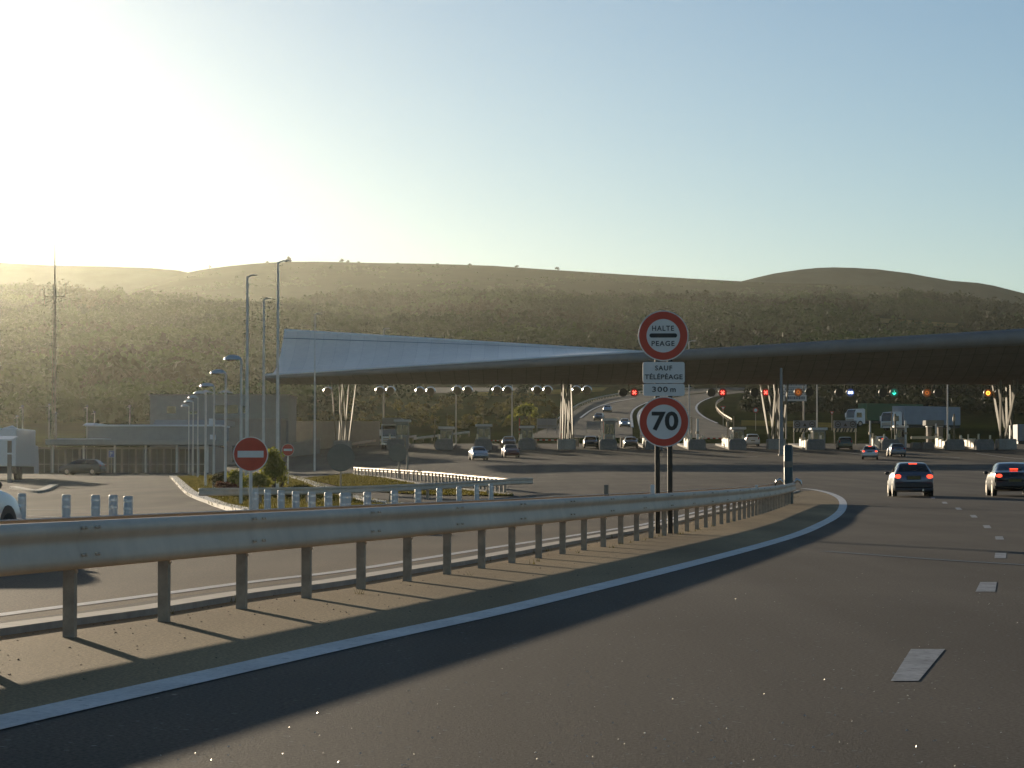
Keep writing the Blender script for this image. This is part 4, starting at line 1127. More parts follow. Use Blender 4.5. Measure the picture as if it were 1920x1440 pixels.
# ------------------------------------------------------------------ toll islands, booths, barriers
DI = 322; M_REDW = mat('red_stripe', (.5,.05,.03), rough=.5); M_CONCL = mat('pale_concrete', (.80,.70,.52), rough=.5, nscale=5, namt=.2, bump=.1)
ORD = ['first','second','third','fourth','fifth','sixth','seventh','eighth','ninth','tenth','eleventh','twelfth','thirteenth','fourteenth']
ISL = [742, 833, 906, 988, 1140, 1226, 1306, 1382, 1528, 1668, 1790, 1845]
def island(px, label, k):
    g = onground(px, DI); t = thing('toll_island', label, 'toll island', g, group='toll islands between the lanes')
    rr = random.Random(k)
    zf_ = lambda y: zg(g.x, g.y + y) - g.z
    L_ = 22 if px < 1600 else 15
    mb = MB(); n_ = 10; vs = []
    for i in range(n_+1):
        y = L_*i/n_; z = zf_(y)
        vs += [(-.95,y,z-.3),(-.95,y,z+.24),(.95,y,z+.24),(.95,y,z-.3)]
    mb.add(vs, [(4*i+j, 4*i+(j+1)%4, 4*i+4+(j+1)%4, 4*i+4+j) for i in range(n_) for j in range(4)] + [(0,1,2,3)])
    mb.build('plinth', M_CONC, t)
    nb_ = MB(); pr = [(-1.05,-.3),(1.05,-.3),(1.05,.9),(.85,1.25),(-.85,1.25),(-1.05,.9)]
    nb_.prism(pr, -.9, 1.1); nb_.build('nose_block', M_CONCD, t)
    for sx in (-.7, .7): MB().tube([(sx,-.2,1.2),(sx,-.2,1.9 if sx<0 else 1.75)], .11, 10).build('bumper_post', M_CONCL, t)
    n2 = rr.choice([3,4,3])
    for i in range(n2):
        y0 = 1.6 + i*2.5; z = zf_(y0)
        MB().box(-.98,-.68, y0, y0+2.0, z+.2, z+rr.uniform(1.0,1.35), .05).build('side_barrier', M_CONCL, t)
        if rr.random() < .8: MB().tube([(-.83,y0+2.2,z+.2),(-.83,y0+2.2,z+rr.uniform(1.4,1.9))], .09, 8).build('guard_post', M_CONCL, t)
    return t
for k, px in enumerate(ISL):
    island(px, f'concrete toll island with blunt nose block, {ORD[k]} toll island from the left', k)
def booth(px, y_off, w_, dpt, h, label, roof=True):
    g = onground(px, DI + y_off); t = thing('toll_booth', label, 'toll booth', g)
    z0 = .22
    MB().box(-w_/2, w_/2, 0, dpt, z0-.4, h, .03).build('cabin', M_WALL, t)
    for (x0, x1_) in ((-w_*.42, -w_*.04), (w_*.04, w_*.42)):
        MB().box(x0, x1_, -.012, .03, h*.52, h*.88).build('window', M_GLASS, t)
    MB().box(-w_/2-.012, -w_/2+.03, dpt*.15, dpt*.85, h*.5, h*.9).build('window', M_GLASS, t)
    if roof: MB().box(-w_/2-.25, w_/2+.25, -.4, dpt+.3, h, h+.28, .05).build('roof', M_WHITE, t)
    MB().box(-w_*.3, w_*.3, -.02, .02, z0, h*.42).build('door_panel', M_GALV2, t)
booth(754, 4, 1.55, 2.4, 3.3, 'pale toll booth standing right beside the lorry')
booth(837, 6, 1.5, 2.4, 2.4, 'grey toll booth on the second island from the left')
booth(907, 6, 1.6, 2.4, 2.7, 'grey toll booth behind the silver car at left')
booth(988, 6, 1.4, 2.2, 2.5, 'toll booth on the fourth island, left of the second strut bundle')
booth(1143, 5, 1.35, 2.4, 3.4, 'tall narrow toll booth left of the round 70 sign')
booth(1385, 8, 1.3, 2.2, 2.3, 'low dark toll booth right of the round 70 sign')
booth(1536, 4, 1.5, 2.4, 2.3, 'toll booth below the striped height gauge')
booth(1690, 9, 1.2, 2.0, 2.5, 'toll booth behind the small blue grey car')
def thin_pole(px, d, y0, y1, label, m=M_STEELW, r=.07, box_=True):
    g = onground(px, d); h = P(px, y0, d).z - g.z; t = thing('marker_pole', label, 'pole', g, group='thin poles on the toll islands')
    MB().tube([(0,0,0),(0,0,h)], r, 6).build('pole', m, t)
    if box_: MB().box(-.16,.16,-.12,.12,h-.9,h-.35,.02).build('lamp_box', M_GALV2, t)
    else: MB().box(-r*1.3,r*1.3,-r*1.3,r*1.3,h*.5,h*.58).build('sleeve', M_GALV2, t)
thin_pole(815, 332, 785, 830, 'thin pale pole at the second island from the left', box_=False)
thin_pole(838, 330, 773, 800, 'thin pole over the booth of the second island', box_=False)
thin_pole(906.5, 329, 776, 824, 'bright thin pole in front of the booth behind the silver car', box_=False)
thin_pole(974, 330, 784, 830, 'thin reddish pole left of the fourth island booth', M_REDW, .08, False)
thin_pole(994, 332, 772, 800, 'thin pole rising from the fourth island booth', box_=False)
thin_pole(1053, 328, 783, 822, 'thin reddish pole left of the second strut bundle', M_REDW, .08, False)
thin_pole(1132, 328, 790, 822, 'reddish pole at the tall narrow booth', M_REDW, .08, False)
thin_pole(1297, 328, 782, 818, 'thin pale pole just right of the 70 sign', box_=False)
thin_pole(1308, 326, 785, 806, 'short white post with a lit top right of the 70 sign', M_WHITE, .16, False)
thin_pole(1364.5, 330, 786, 820, 'thin pale pole at the eighth island', box_=True)
thin_pole(1376, 334, 780, 812, 'thin pale pole in front of the dark slope, right of the 70 sign', box_=False)
thin_pole(1631.5, 330, 789, 812, 'white pole with red band left of the tall thin post', M_WHITE, .12, False)
thin_pole(1672, 326, 771, 836, 'tall thin pale post beside the white lorry cab', M_STEELW, .07, False)
thin_pole(1678.5, 329, 776, 832, 'pale pole with a box top beside the blue grey car', M_STEELW, .12, True)
thin_pole(1698, 330, 789, 812, 'short white pole left of the flat roofed kiosk', M_WHITE, .14, False)
thin_pole(1789, 326, 776, 834, 'pale pole with a box on the lattice sided island', M_STEELW, .1, True)
thin_pole(1755, 332, 794, 826, 'short pale post between the two kiosk pillars', M_WHITE, .12, False)
def barrier(px, d, py, length_px, label):
    g = onground(px, d); t = thing('toll_barrier', label, 'barrier', g, group='lane barriers')
    h = P(px, py, d).z - g.z
    MB().box(-.2,.2,-.2,.2,-.1,h+.15,.03).build('barrier_post', M_GALV2, t)
    L_ = length_px * d / F; a = MB(); n_ = 8
    arm = MB().box(0 if L_>0 else L_, L_ if L_>0 else 0, -.05, .05, h-.06, h+.06).build('barrier_arm', M_WHITE, t)
    for k in range(n_//2):
        x0 = L_*(2*k+.3)/n_; x1_ = L_*(2*k+1.3)/n_
        MB().box(min(x0,x1_), max(x0,x1_), -.056, .056, h-.066, h+.066).build('red_stripe', M_REDW, arm)
barrier(1004, 336, 825, 44, 'lane barrier lowered between the fourth island and the second strut bundle')
barrier(1082, 337, 825, -38, 'lane barrier arm left of the second strut bundle')
barrier(1314, 336, 822, 42, 'red and white lane barrier right of the 70 sign')
barrier(940, 337, 826, -30, 'lowered lane barrier behind the silver car')
barrier(1166, 336, 823, 30, 'lane barrier in front of the dark car left of the 70 sign')
# pale fence panels beyond the booths
def fence(pts, ys, d, label, n_=2):
    g = onground(pts[0], d); t = thing('fence', label, 'fence', g)
    w_ = (pts[1]-pts[0])*d/F/n_; z0 = P(pts[0], ys[1], d).z - g.z; z1_ = P(pts[0], ys[0], d).z - g.z
    for i in range(n_):
        MB().box(i*w_+.05, (i+1)*w_-.05, -.03, .03, z0+.75*(z1_-z0)*.35, z1_).build('panel', M_WALLP, t)
        MB().box(i*w_+.05, (i+1)*w_-.05, -.03, .03, z0, z0+(z1_-z0)*.22).build('panel', M_WALLP, t)
    for i in range(n_+1): MB().tube([(i*w_,0,-.5),(i*w_,0,z1_+.1)], .05, 6).build('post', M_GALV2, t)
fence((1007,1044), (785,803), 395, 'pale double fence panel left of the second strut bundle')
fence((1100,1126), (790,803), 400, 'low pale fence panel behind the tall narrow booth', 1)

# ------------------------------------------------------------------ boards and signs beyond the booths
g = onground(1491, 372); zt = lambda y: P(1491, y, 372).z - g.z; q = 372/F
t = thing('information_board', 'large white text board on two legs right of the third strut bundle', 'sign board', g)
for x in (1474, 1507): MB().tube([((x-1491)*q,.1,-.3),((x-1491)*q,.1,zt(720))], .11, 8).build('post', M_GALV, t)
for y0, y1 in ((717,725.5),(726.5,733),(734,739),(740,752)):
    pn = MB().box(-21.5*q, 21.5*q, 0, .06, zt(y1), zt(y0), .01).build('text_row', mat('board_grey', (.78,.72,.64), rough=.6), t)
    x = -19.0
    rr = random.Random(int(y0)); mbk = MB()
    while x < 17:
        l = rr.uniform(1.2, 3.4); mbk.box(x*q, min(x+l, 19)*q, -.02, -.005, zt(y1-(y1-y0)*.28), zt(y0+(y1-y0)*.28)); x += l + .9
    mbk.build('lettering', mat('board_letter', (.16,.16,.16), rough=.6), pn)
def round_far(px, py, r, d, label, tri=False):
    g = onground(px, d); z = P(px, py, d).z - g.z; q = d/F; t = thing('road_sign', label, 'road sign', g)
    MB().tube([(0,.05,-.2),(0,.05,z)], .05, 6).build('post', M_GALV2, t)
    if tri:
        MB().prism([(-r*q,z+r*q*.7),(r*q,z+r*q*.7),(0,z-r*q)], 0, .03).build('triangle_plate', M_RED, t)
        MB().prism([(-r*q*.55,z+r*q*.4),(r*q*.55,z+r*q*.4),(0,z-r*q*.5)], -.01, -.003).build('white_centre', M_SIGNW, t)
    else:
        MB().tube([(0,0,z),(0,.03,z)], r*q, 24).build('round_plate', M_RED, t); MB().tube([(0,-.012,z),(0,-.004,z)], r*q*.62, 24).build('white_centre', M_SIGNW, t)
round_far(1417, 769, 5, 420, 'small red and white round sign on the dark slope left of the struts')
round_far(1356, 765, 5, 430, 'small red triangle sign near the inside of the bend', True)
round_far(1560, 774, 4, 420, 'tiny red triangle sign behind the height gauges', True)
def gauge(px, label, d=345):
    g = onground(px, d); zt = lambda y: P(px, y, d).z - g.z; q = d/F; t = thing('height_gauge', label, 'height gauge', g, group='striped height gauges over the lanes')
    for x in (-20, 20): MB().tube([(x*q,.1,-.2),(x*q,.1,zt(790))], .07, 8).build('leg', M_GALV2, t)
    pn = MB().box(-21.5*q, 21.5*q, 0, .08, zt(802.5), zt(788.5), .02).build('sign_panel', mat('panel_blue_grey', (.22,.25,.32), rough=.5, nscale=3, namt=.1), t)
    for x in (-14, 14):
        MB().disc((x*q, zt(795.5)), 4.2*q, 5.6*q, -.012, 24).build('ring', M_BLACK, pn)
        MB().box((x-2.6)*q, (x+2.6)*q, -.02, -.008, zt(796.6), zt(794.4)).build('ring_bar', M_BLACK, pn)
    MB().prism([(-3.4*q,zt(799)),(3.4*q,zt(799)),(0,zt(793.5))], -.02, -.008).build('triangle', M_BLACK, pn)
    bm = MB().box(-21.5*q, 21.5*q, .02, .1, zt(810), zt(803.2)).build('striped_beam', M_CONCL, t)
    for k in range(6):
        x0 = -20.5 + k*7; sgn = 1 if k < 3 else -1
        MB().prism([(x0*q, zt(810 if sgn>0 else 803.2)), ((x0+3.2)*q, zt(810 if sgn>0 else 803.2)), ((x0+3.2+sgn*2.6)*q, zt(803.2 if sgn>0 else 810)), ((x0+sgn*2.6)*q, zt(803.2 if sgn>0 else 810))][::sgn], .0, .015).build('dark_stripe', M_BLACK, bm)
gauge(1509, 'striped height gauge panel just right of the third strut bundle'); gauge(1585, 'striped height gauge panel above the dark estate car')
# flat roofed kiosk at right
g = onground(1752, 340); q = 340/F; zt = lambda y: P(1752, y, 340).z - g.z
t = thing('kiosk', 'flat roofed kiosk on two thick pillars, in front of the trailer', 'kiosk', g)
MB().box(-17*q, 17*q, -.5, 2.2, zt(798), zt(788), .04).build('roof', M_WALL, t)
for x0, x1_ in ((-12.5,-5),(7.5,16)): MB().box(x0*q, x1_*q, 0, 1.4, -.2, zt(798.6), .03).build('pillar', M_WALLP, t)
for x0, x1_ in ((-13.5,-4),(6.5,16.5)): MB().box(x0*q, x1_*q, -.1, 1.5, zt(800.5), zt(798.6), .02).build('capital', M_WHITE, t)
MB().box(-45*q, 12*q, -.6, -.4, zt(823), zt(818), .03).build('rail_bar', M_CONCL, t)
# loose concrete blocks near the right lanes
for px, d, w_, h, lab in ((1740, 326, 1.6, .8, 'low grey concrete block left of the lattice sided island'), (1718, 327, 1.3, .75, 'smaller low concrete block further left of the lattice island')):
    g = onground(px, d); tag(MB().prism([(-w_/2,-.1),(w_/2,-.1),(w_/2*.7,h),(-w_/2*.7,h)], -.5, 1.5).move(g).build('concrete_block', M_CONCD), lab, 'concrete block')

# ------------------------------------------------------------------ offices and left side
def gz(px, d): return onground(px, d)
d = 268; q = d/F; g = gz(215, d); zt = lambda y, dd=d: P(215, y, dd).z - g.z
t = thing('office_building', 'long low office building with flat roof overhang behind the car park', 'building', g)
X = lambda px: (px-215)*q
MB().box(X(30), X(402), .8, 9, -.4, zt(838), .0).build('wall', M_WALLP, t)
for k in range(12):
    x0 = 70 + k*26.5
    if x0 > 370: break
    o = MB().box(X(x0), X(x0+22), .74, .82, zt(886), zt(842)).build('window', M_WIN, t)
    MB().box(X(x0+10.4), X(x0+11.6), .70, .78, zt(886), zt(842)).build('mullion', M_WALL, o)
    MB().box(X(x0), X(x0+22), .70, .78, zt(871), zt(869.6)).build('transom', M_WALL, o)
for k in range(6): MB().tube([(X(100+k*58),-.3,-.3),(X(100+k*58),-.3,zt(833))], .1, 8).build('pillar', M_POLE, t)
MB().box(X(88), X(402), -1.0, 9.3, zt(834.5), zt(824), .05).build('roof_fascia', M_WALL, t)
MB().box(X(110), X(200), -1.1, 3, zt(823.8), zt(822.2)).build('roof_trim', M_WHITE, t)
up = MB().box(X(146), X(402), 6, 14, zt(824), zt(797)).build('upper_storey', M_WALL, t)
MB().box(X(143), X(403), 5.7, 14.3, zt(797.4), zt(794.2)).build('upper_roof', M_WHITE, t)
MB().prismx([(4,zt(796)),(6,zt(791)),(14,zt(791)),(14,zt(796))], X(143), X(162)).build('roof_light', M_WHITE, t)
MB().prismx([(9,zt(793)),(11,zt(783)),(20,zt(783)),(20,zt(793))], X(264), X(402)).build('roof_plant', M_WALL, t)
MB().box(X(393), X(401), -.6, 1.2, zt(798), zt(785)).build('end_box', M_WHITE, t)
MB().box(X(395), X(402), -.6, 1.2, zt(828), zt(815)).build('end_box', M_WHITE, t)
d = 330; q = d/F; g = gz(410, d); zt = lambda y, dd=d: P(410, y, dd).z - g.z; X = lambda px: (px-410)*q
t = thing('tower_block', 'tall plain grey block standing behind the low office', 'building', g)
MB().box(X(281), X(541), 0, 12, -.5, zt(742)).build('wall', M_WALL, t)
MB().box(X(279), X(543), -.2, 12.2, zt(742), zt(739.5)).build('roof_trim', M_CONC, t)
for x0, x1_, y0, y1 in ((313,329,762,775),(403,421,760,775),(426,446,760,775),(450,462,761,774),(355,372,771,776)): 
    MB().box(X(x0), X(x1_), -.04, .05, zt(y1), zt(y0)).build('window', M_GLASS, t)
d = 312; q = d/F; g = gz(460, d); zt = lambda y, dd=d: P(460, y, dd).z - g.z; X = lambda px: (px-460)*q
t = thing('service_wing', 'pinkish service wing right of the low office, behind the lamp posts', 'building', g)
MB().box(X(402), X(526), 0, 8, -.5, zt(786)).build('wall', M_WALLP, t)
MB().box(X(400), X(528), -.2, 8.2, zt(786), zt(783.5)).build('roof_trim', M_CONC, t)
for x0, x1_ in ((412,426),(436,450),(480,500)): MB().box(X(x0), X(x1_), -.04, .05, zt(866), zt(836)).build('window', M_GLASS, t)
d = 345; q = d/F; g = gz(600, d); zt = lambda y, dd=d: P(600, y, dd).z - g.z; X = lambda px: (px-600)*q
t = thing('boundary_wall', 'long grey boundary wall behind the leftmost struts', 'wall', g)
MB().box(X(526), X(712), 0, .4, -.6, zt(791)).build('wall', M_WALL, t); MB().box(X(524), X(714), -.06, .46, zt(791), zt(789.5)).build('coping', M_CONC, t)
d = 318; q = d/F; g = gz(585, d); zt = lambda y, dd=d: P(585, y, dd).z - g.z; X = lambda px: (px-585)*q
t = thing('low_wall', 'low brownish wall with a bright top edge left of the leftmost struts', 'wall', g)
mb = MB(); mb.add([(X(545),0,-.4),(X(600),0,-.4),(X(600),0,zt(824)),(X(545),0,zt(832)),(X(545),.4,-.4),(X(600),.4,-.4),(X(600),.4,zt(824)),(X(545),.4,zt(832))], [(0,1,2,3),(5,4,7,6),(3,2,6,7),(0,3,7,4),(1,5,6,2)]); mb.build('wall', M_WALLP, t)
MB().quadbar((X(544),.2,zt(831)), (X(601),.2,zt(823)), .5, .12).build('coping', M_CONC, t)
# P sign
g = gz(209, 262); z = P(209, 851, 262).z - g.z; q = 262/F; t = thing('parking_sign', 'small blue P sign in front of the office windows', 'road sign', g)
MB().tube([(0,.05,-.2),(0,.05,z)], .04, 6).build('post', M_GALV2, t)
MB().box(-5.5*q,5.5*q,0,.03,z-6.5*q,z+6.5*q,.02).build('plate', M_SIGNW, t)
MB().box(-5*q,5*q,-.01,-.002,z-6*q,z+6*q).build('blue_face', mat('sign_blue', (.05,.10,.32), rough=.5), t)
tx = fit_text('P', 4.6*q, 7.6*q, .03); tx.move((0,-.016,z)); tx.build('lettering', M_SIGNW, t)
# shelter at far left
g = gz(15, 190); q = 190/F; zt = lambda y: P(15, y, 190).z - g.z; X = lambda px: (px-15)*q
t = thing('shelter', 'small shelter with a bright flat roof at the left edge', 'shelter', g)
MB().prismx([(-1,zt(824)),(-1,zt(827)),(1.6,zt(820)),(1.6,zt(817))], X(-60), X(26)).build('roof', M_WHITE, t)
MB().box(X(14), X(21), 0, .3, -.2, zt(826)).build('post', M_WALLP, t)
MB().box(X(14), X(23), -.1, .4, zt(852), zt(849)).build('cap', M_WHITE, t)
MB().tube([(X(-50),.1,-.2),(X(-50),.1,zt(824))], .12, 8).build('post', M_WALLP, t)
# ------------------------------------------------------------------ vehicles
def cat_interp(tbl, y):
    ys = [r[0] for r in tbl]
    for k in range(len(tbl)-1):
        if y <= ys[k+1] or k == len(tbl)-2: break
    h = ys[k+1]-ys[k]; t = min(max((y-ys[k])/h, 0), 1); out = []
    for c in range(1, len(tbl[0])):
        p0, p1 = tbl[k][c], tbl[k+1][c]
        def slope(i):
            if i <= 0 or i >= len(tbl)-1: return 0
            a = (tbl[i][c]-tbl[i-1][c])/(ys[i]-ys[i-1]); b = (tbl[i+1][c]-tbl[i][c])/(ys[i+1]-ys[i])
            return 0 if a*b <= 0 else 2*a*b/(a+b)
        m0, m1 = slope(k), slope(k+1)
        out.append((2*t**3-3*t*t+1)*p0+(t**3-2*t*t+t)*h*m0+(-2*t**3+3*t*t)*p1+(t**3-t*t)*h*m1)
    return out
# y, z bottom, belt z, top z, half width low, belt, top
HATCH = [(-1.98,.36,.80,.84,.70,.72,.66),(-1.95,.26,.88,.91,.79,.78,.70),(-1.84,.24,.94,1.00,.825,.815,.68),(-1.70,.22,.95,1.14,.835,.82,.63),(-1.50,.2,.95,1.31,.84,.83,.585),(-1.25,.2,.945,1.405,.84,.83,.565),(-.6,.18,.935,1.44,.84,.835,.57),(.05,.18,.92,1.43,.84,.835,.575),(.45,.18,.91,1.37,.84,.83,.585),(.95,.18,.90,1.08,.84,.82,.64),(1.2,.18,.88,.93,.835,.81,.66),(1.7,.2,.78,.82,.82,.78,.62),(1.93,.25,.66,.70,.77,.74,.58),(2.0,.36,.58,.62,.70,.66,.55)]
SEDAN = [(-2.25,.38,.84,.88,.72,.74,.68),(-2.2,.28,.92,.96,.81,.80,.72),(-2.05,.25,.97,1.01,.86,.84,.74),(-1.75,.22,.98,1.06,.87,.855,.72),(-1.35,.2,.97,1.22,.875,.855,.64),(-.95,.2,.96,1.36,.875,.855,.60),(-.4,.18,.95,1.42,.875,.86,.59),(.15,.18,.94,1.41,.875,.86,.595),(.55,.18,.93,1.34,.875,.86,.61),(1.05,.18,.92,1.06,.87,.85,.67),(1.3,.18,.90,.94,.87,.84,.69),(1.9,.2,.80,.84,.85,.81,.66),(2.15,.26,.68,.72,.80,.77,.6),(2.25,.38,.6,.64,.72,.7,.56)]
ESTATE = [(-2.2,.38,.82,.86,.72,.74,.70),(-2.17,.28,.92,.97,.82,.81,.74),(-2.1,.25,.98,1.10,.86,.85,.72),(-1.98,.22,.99,1.36,.87,.86,.66),(-1.8,.2,.99,1.47,.875,.86,.64),(-.9,.2,.97,1.52,.875,.86,.64),(0,.18,.95,1.51,.875,.86,.64),(.5,.18,.94,1.42,.875,.86,.64),(1.0,.18,.92,1.10,.87,.85,.68),(1.25,.18,.90,.95,.87,.84,.69),(1.85,.2,.80,.84,.85,.81,.66),(2.1,.26,.68,.72,.80,.77,.6),(2.2,.38,.6,.64,.72,.7,.56)]
def body_pt(tbl, y, a):
    """a in 0..10 along the half section from the floor to the roof's middle"""
    zb, zbelt, zt_, wl, wb, wt = cat_interp(tbl, y)
    zt_ = max(zt_, zbelt+.012)
    pts = [(0,zb),(wl*.85,zb),(wl*.965,zb+.05),(wl*1.0,zb+(zbelt-zb)*.3),(wl*1.0,zb+(zbelt-zb)*.62),(wb*.995,zbelt-(zbelt-zb)*.1),(wb*.97,zbelt),((wb*.96+wt)/2+.008,(zbelt+zt_)/2),(wt*1.0,zt_-(zt_-zbelt)*.10),(wt*.86,zt_-(zt_-zbelt)*.015),(0,zt_+.012)]
    k = min(int(a), 9); t = a-k
    return (pts[k][0]*(1-t)+pts[k+1][0]*t, pts[k][1]*(1-t)+pts[k+1][1]*t)
CARP = {}
def paint(nm, c, rough=.28, metal=.35):
    m = mat('car_paint_'+nm, c, rough=rough, metal=metal, nscale=4, namt=.05)
    m.node_tree.nodes['Principled BSDF'].inputs['Coat Weight'].default_value = .6
    return m
def patch(tbl, y0, y1, a0, a1, off, side, ny=8, na=4, inset=None):
    vs = []
    for i in range(ny+1):
        y = y0+(y1-y0)*i/ny
        for j in range(na+1):
            a = a0+(a1-a0)*j/na; e = .02
            x, z = body_pt(tbl, y, a); x2, z2 = body_pt(tbl, y, min(a+e, 9.99)); x3, z3 = body_pt(tbl, y+e, a)
            t1 = Vector((x2-x, 0, z2-z)); t2 = Vector((x3-x, e, z3-z)); n_ = t2.cross(t1)
            if n_.length < 1e-9: n_ = Vector((1,0,0))
            n_.normalize()
            if n_.x < -.05 or (abs(n_.x) <= .2 and n_.z < 0): n_ = -n_
            vs.append(((x+n_.x*off)*side, y+n_.y*off, z+n_.z*off))
    m = na+1
    return vs, [(i*m+j, i*m+j+1, (i+1)*m+j+1, (i+1)*m+j) for i in range(ny) for j in range(na)]
def glass_over(tbl, y0, y1, off):      # rear window / windscreen across the top of the section
    vs = []; fs = []; ny = 8; cols = [(8.25,1),(8.9,1),(9.4,1),(9.99,1),(9.4,-1),(8.9,-1),(8.25,-1)]
    for i in range(ny+1):
        y = y0+(y1-y0)*i/ny
        for a, sd in cols:
            x, z = body_pt(tbl, y, a); x3, z3 = body_pt(tbl, y+.02, a)
            n_ = Vector((0, -(z3-z), .02)).normalized(); vs.append((x*sd*.98, y+n_.y*off, z+n_.z*off))
    m = len(cols)
    fs = [(i*m+j, i*m+j+1, (i+1)*m+j+1, (i+1)*m+j) for i in range(ny) for j in range(m-1)]
    return vs, fs
def make_car(label, loc, rz, tbl, pm, brake=False, near=False, flip=False, group=None, cat='car', plate=M_PLATEY, headlights=False):
    t = thing('car', label, cat, loc, rz, group)
    L0, L1 = tbl[0][0], tbl[-1][0]; n_ = 56 if near else 34
    ys = [L0+(L1-L0)*(.5-.5*math.cos(math.pi*i/n_)) for i in range(n_+1)]
    As = [0,1,1.5,2,2.5,3,3.5,4,4.5,5,5.5,6,6.5,7,7.5,8,8.5,9,9.5,10] if near else list(range(11))
    half = [[body_pt(tbl, y, a) for a in As] for y in ys]
    mb = MB(); vs = []; m = 2*len(As)-2
    for y, h in zip(ys, half):
        sec = [(x, z) for x, z in h] + [(-x, z) for x, z in h[-2:0:-1]]
        vs += [(x, y, z) for x, z in sec]
    fs = [(i*m+j, i*m+(j+1)%m, (i+1)*m+(j+1)%m, (i+1)*m+j) for i in range(n_) for j in range(m)]
    fs += [tuple(range(m-1,-1,-1)), tuple(n_*m+j for j in range(m))]
    mb.add(vs, fs, True); body = mb.build('body', pm, t)
    # glass
    rear0, rear1 = {id(HATCH): (-1.80,-1.36), id(SEDAN): (-1.68,-1.02), id(ESTATE): (-2.085,-1.93)}[id(tbl)]
    vs, fs = glass_over(tbl, rear0, rear1, .008); MB().add(vs, fs, True).build('rear_window', M_GLASS, t)
    f0, f1 = {id(HATCH): (.5,1.08), id(SEDAN): (.6,1.16), id(ESTATE): (.55,1.12)}[id(tbl)]
    vs, fs = glass_over(tbl, f0, f1, .008); MB().add(vs, fs, True).build('windscreen', M_GLASS, t)
    ends = {id(HATCH): [(-1.32,-.52),(-.42,.5)], id(SEDAN): [(-.95,-.3),(-.2,.62)], id(ESTATE): [(-1.8,-1.1),(-1.0,-.25),(-.15,.6)]}[id(tbl)]
    for sd in (-1, 1):
        for y0, y1 in ends:
            vs, fs = patch(tbl, y0, y1, 6.25, 7.85, .008, sd); MB().add(vs, fs, True).build('side_window', M_GLASS, t)
    # wheels
    for wy in (-1.22 if tbl is HATCH else -1.33, 1.22 if tbl is HATCH else 1.33):
        for sd in (-1, 1):
            w_ = tbl[6][4]
            x0, x1_ = sd*(w_-.19), sd*(w_+.008)
            ty = MB().tube([(x0,wy,.3),(x0+(x1_-x0)*.12,wy,.3),(x0+(x1_-x0)*.88,wy,.3),(x1_,wy,.3)], [.27,.3,.3,.275], 22).build('wheel', M_RUBBER, t)
            MB().tube([(x1_-sd*.01,wy,.3),(x1_+sd*.006,wy,.3)], .19, 18).build('rim', M_GALV, ty)
            MB().tube([(sd*(w_-.02),wy,.34),(sd*(w_+.004),wy,.34)], .35, 20).build('wheel_arch', M_DARK, t)
    # rear details
    zb, zbelt = tbl[1][1], tbl[1][2]; wb = tbl[1][4]
    MB().box(-wb*1.0, wb*1.0, L0-.055, L0+.12, zb+.10, zb+.34, .05).build('rear_bumper', M_DARK if near else pm, t)
    for sd in (-1, 1):
        if tbl is ESTATE: x0, x1_, z0, z1 = .62, .80, .78, 1.12
        elif tbl is HATCH: x0, x1_, z0, z1 = .50, .795, .735, .93
        else: x0, x1_, z0, z1 = .50, .80, .76, .93
        mbt = MB(); mbt.sphere((sd*(x0+x1_)/2, L0+.06, (z0+z1)/2), 1, 8, ((x1_-x0)/2, .10, (z1-z0)/2))
        mbt.build('tail_light', M_TAIL if brake else M_TAILOFF, t)
    y3 = rear1-.03; zt_ = cat_interp(tbl, y3)[2]
    if brake:
        if tbl is HATCH: MB().box(-.17,.17,y3-.06,y3+.02,zt_-.035,zt_+.03,.015).build('high_brake_light', M_TAIL, t)
        else: MB().box(-.17,.17,rear0-.04,rear0+.06,cat_interp(tbl,rear0)[2]+.035,cat_interp(tbl,rear0)[2]+.075,.015).build('high_brake_light', M_TAIL, t)
    pz = .60 if tbl is not HATCH else .73
    MB().box(-.26,.26,L0-.03,L0+.05,pz,pz+.11).build('number_plate', plate, t)
    if near:
        MB().box(-.30,.30,L0-.022,L0+.05,pz-.03,pz+.15,.02).build('plate_recess', M_DARK, t)
        MB().tube([(.38,L0-.06,.27),(.38,L0+.2,.27)], .035, 10).build('exhaust_pipe', M_CHROME, t)
        MB().quadbar((-.03,rear0+.02,cat_interp(tbl,rear0)[2]+.03),(.34,rear0+.12,cat_interp(tbl,rear0+.12)[2]+.03),.02,.02).build('wiper', M_DARK, t)
        for sd in (-1, 1):
            MB().tube([(sd*.45,-.2,.55),(sd*.45,-.28,1.02),(sd*.45,-.22,1.2)], [.22,.22,.1], 8)
    # front details
    for sd in (-1, 1):
        MB().sphere((sd*.60, L1-.10, .64), 1, 7, (.17,.12,.08)).build('headlight', em('headlamp_lit', (1,.95,.8), 3) if headlights else M_CHROME, t)
        mi = MB(); mi.sphere((sd*(tbl[6][5]+.09), .52 if tbl is HATCH else .62, .98), 1, 6, (.10,.06,.075)); mi.build('mirror', pm if not near else M_DARK, t)
    return t
def car_at(px, d, *a, rz=0, **k):
    g = onground(px, d); return make_car(a[0], g, rz, *a[1:], **k)
P_BLUE = paint('blue_grey', (.12,.15,.20), .3, .5); P_BLACK = paint('black', (.012,.013,.015), .25, .1); P_SILV = paint('silver', (.42,.45,.48), .3, .7)
P_WHITE = paint('white', (.75,.76,.77), .3, 0); P_RED = paint('dark_red', (.13,.03,.03), .3, .3); P_DK = paint('dark_grey', (.05,.055,.06), .3, .4); P_GREEN = paint('dark_green', (.04,.06,.05), .3, .4)
car_at(1706, 113.0, 'blue grey hatchback with all brake lights lit, nearest car in mid road', HATCH, P_BLUE, rz=R(-4), brake=True, near=True)
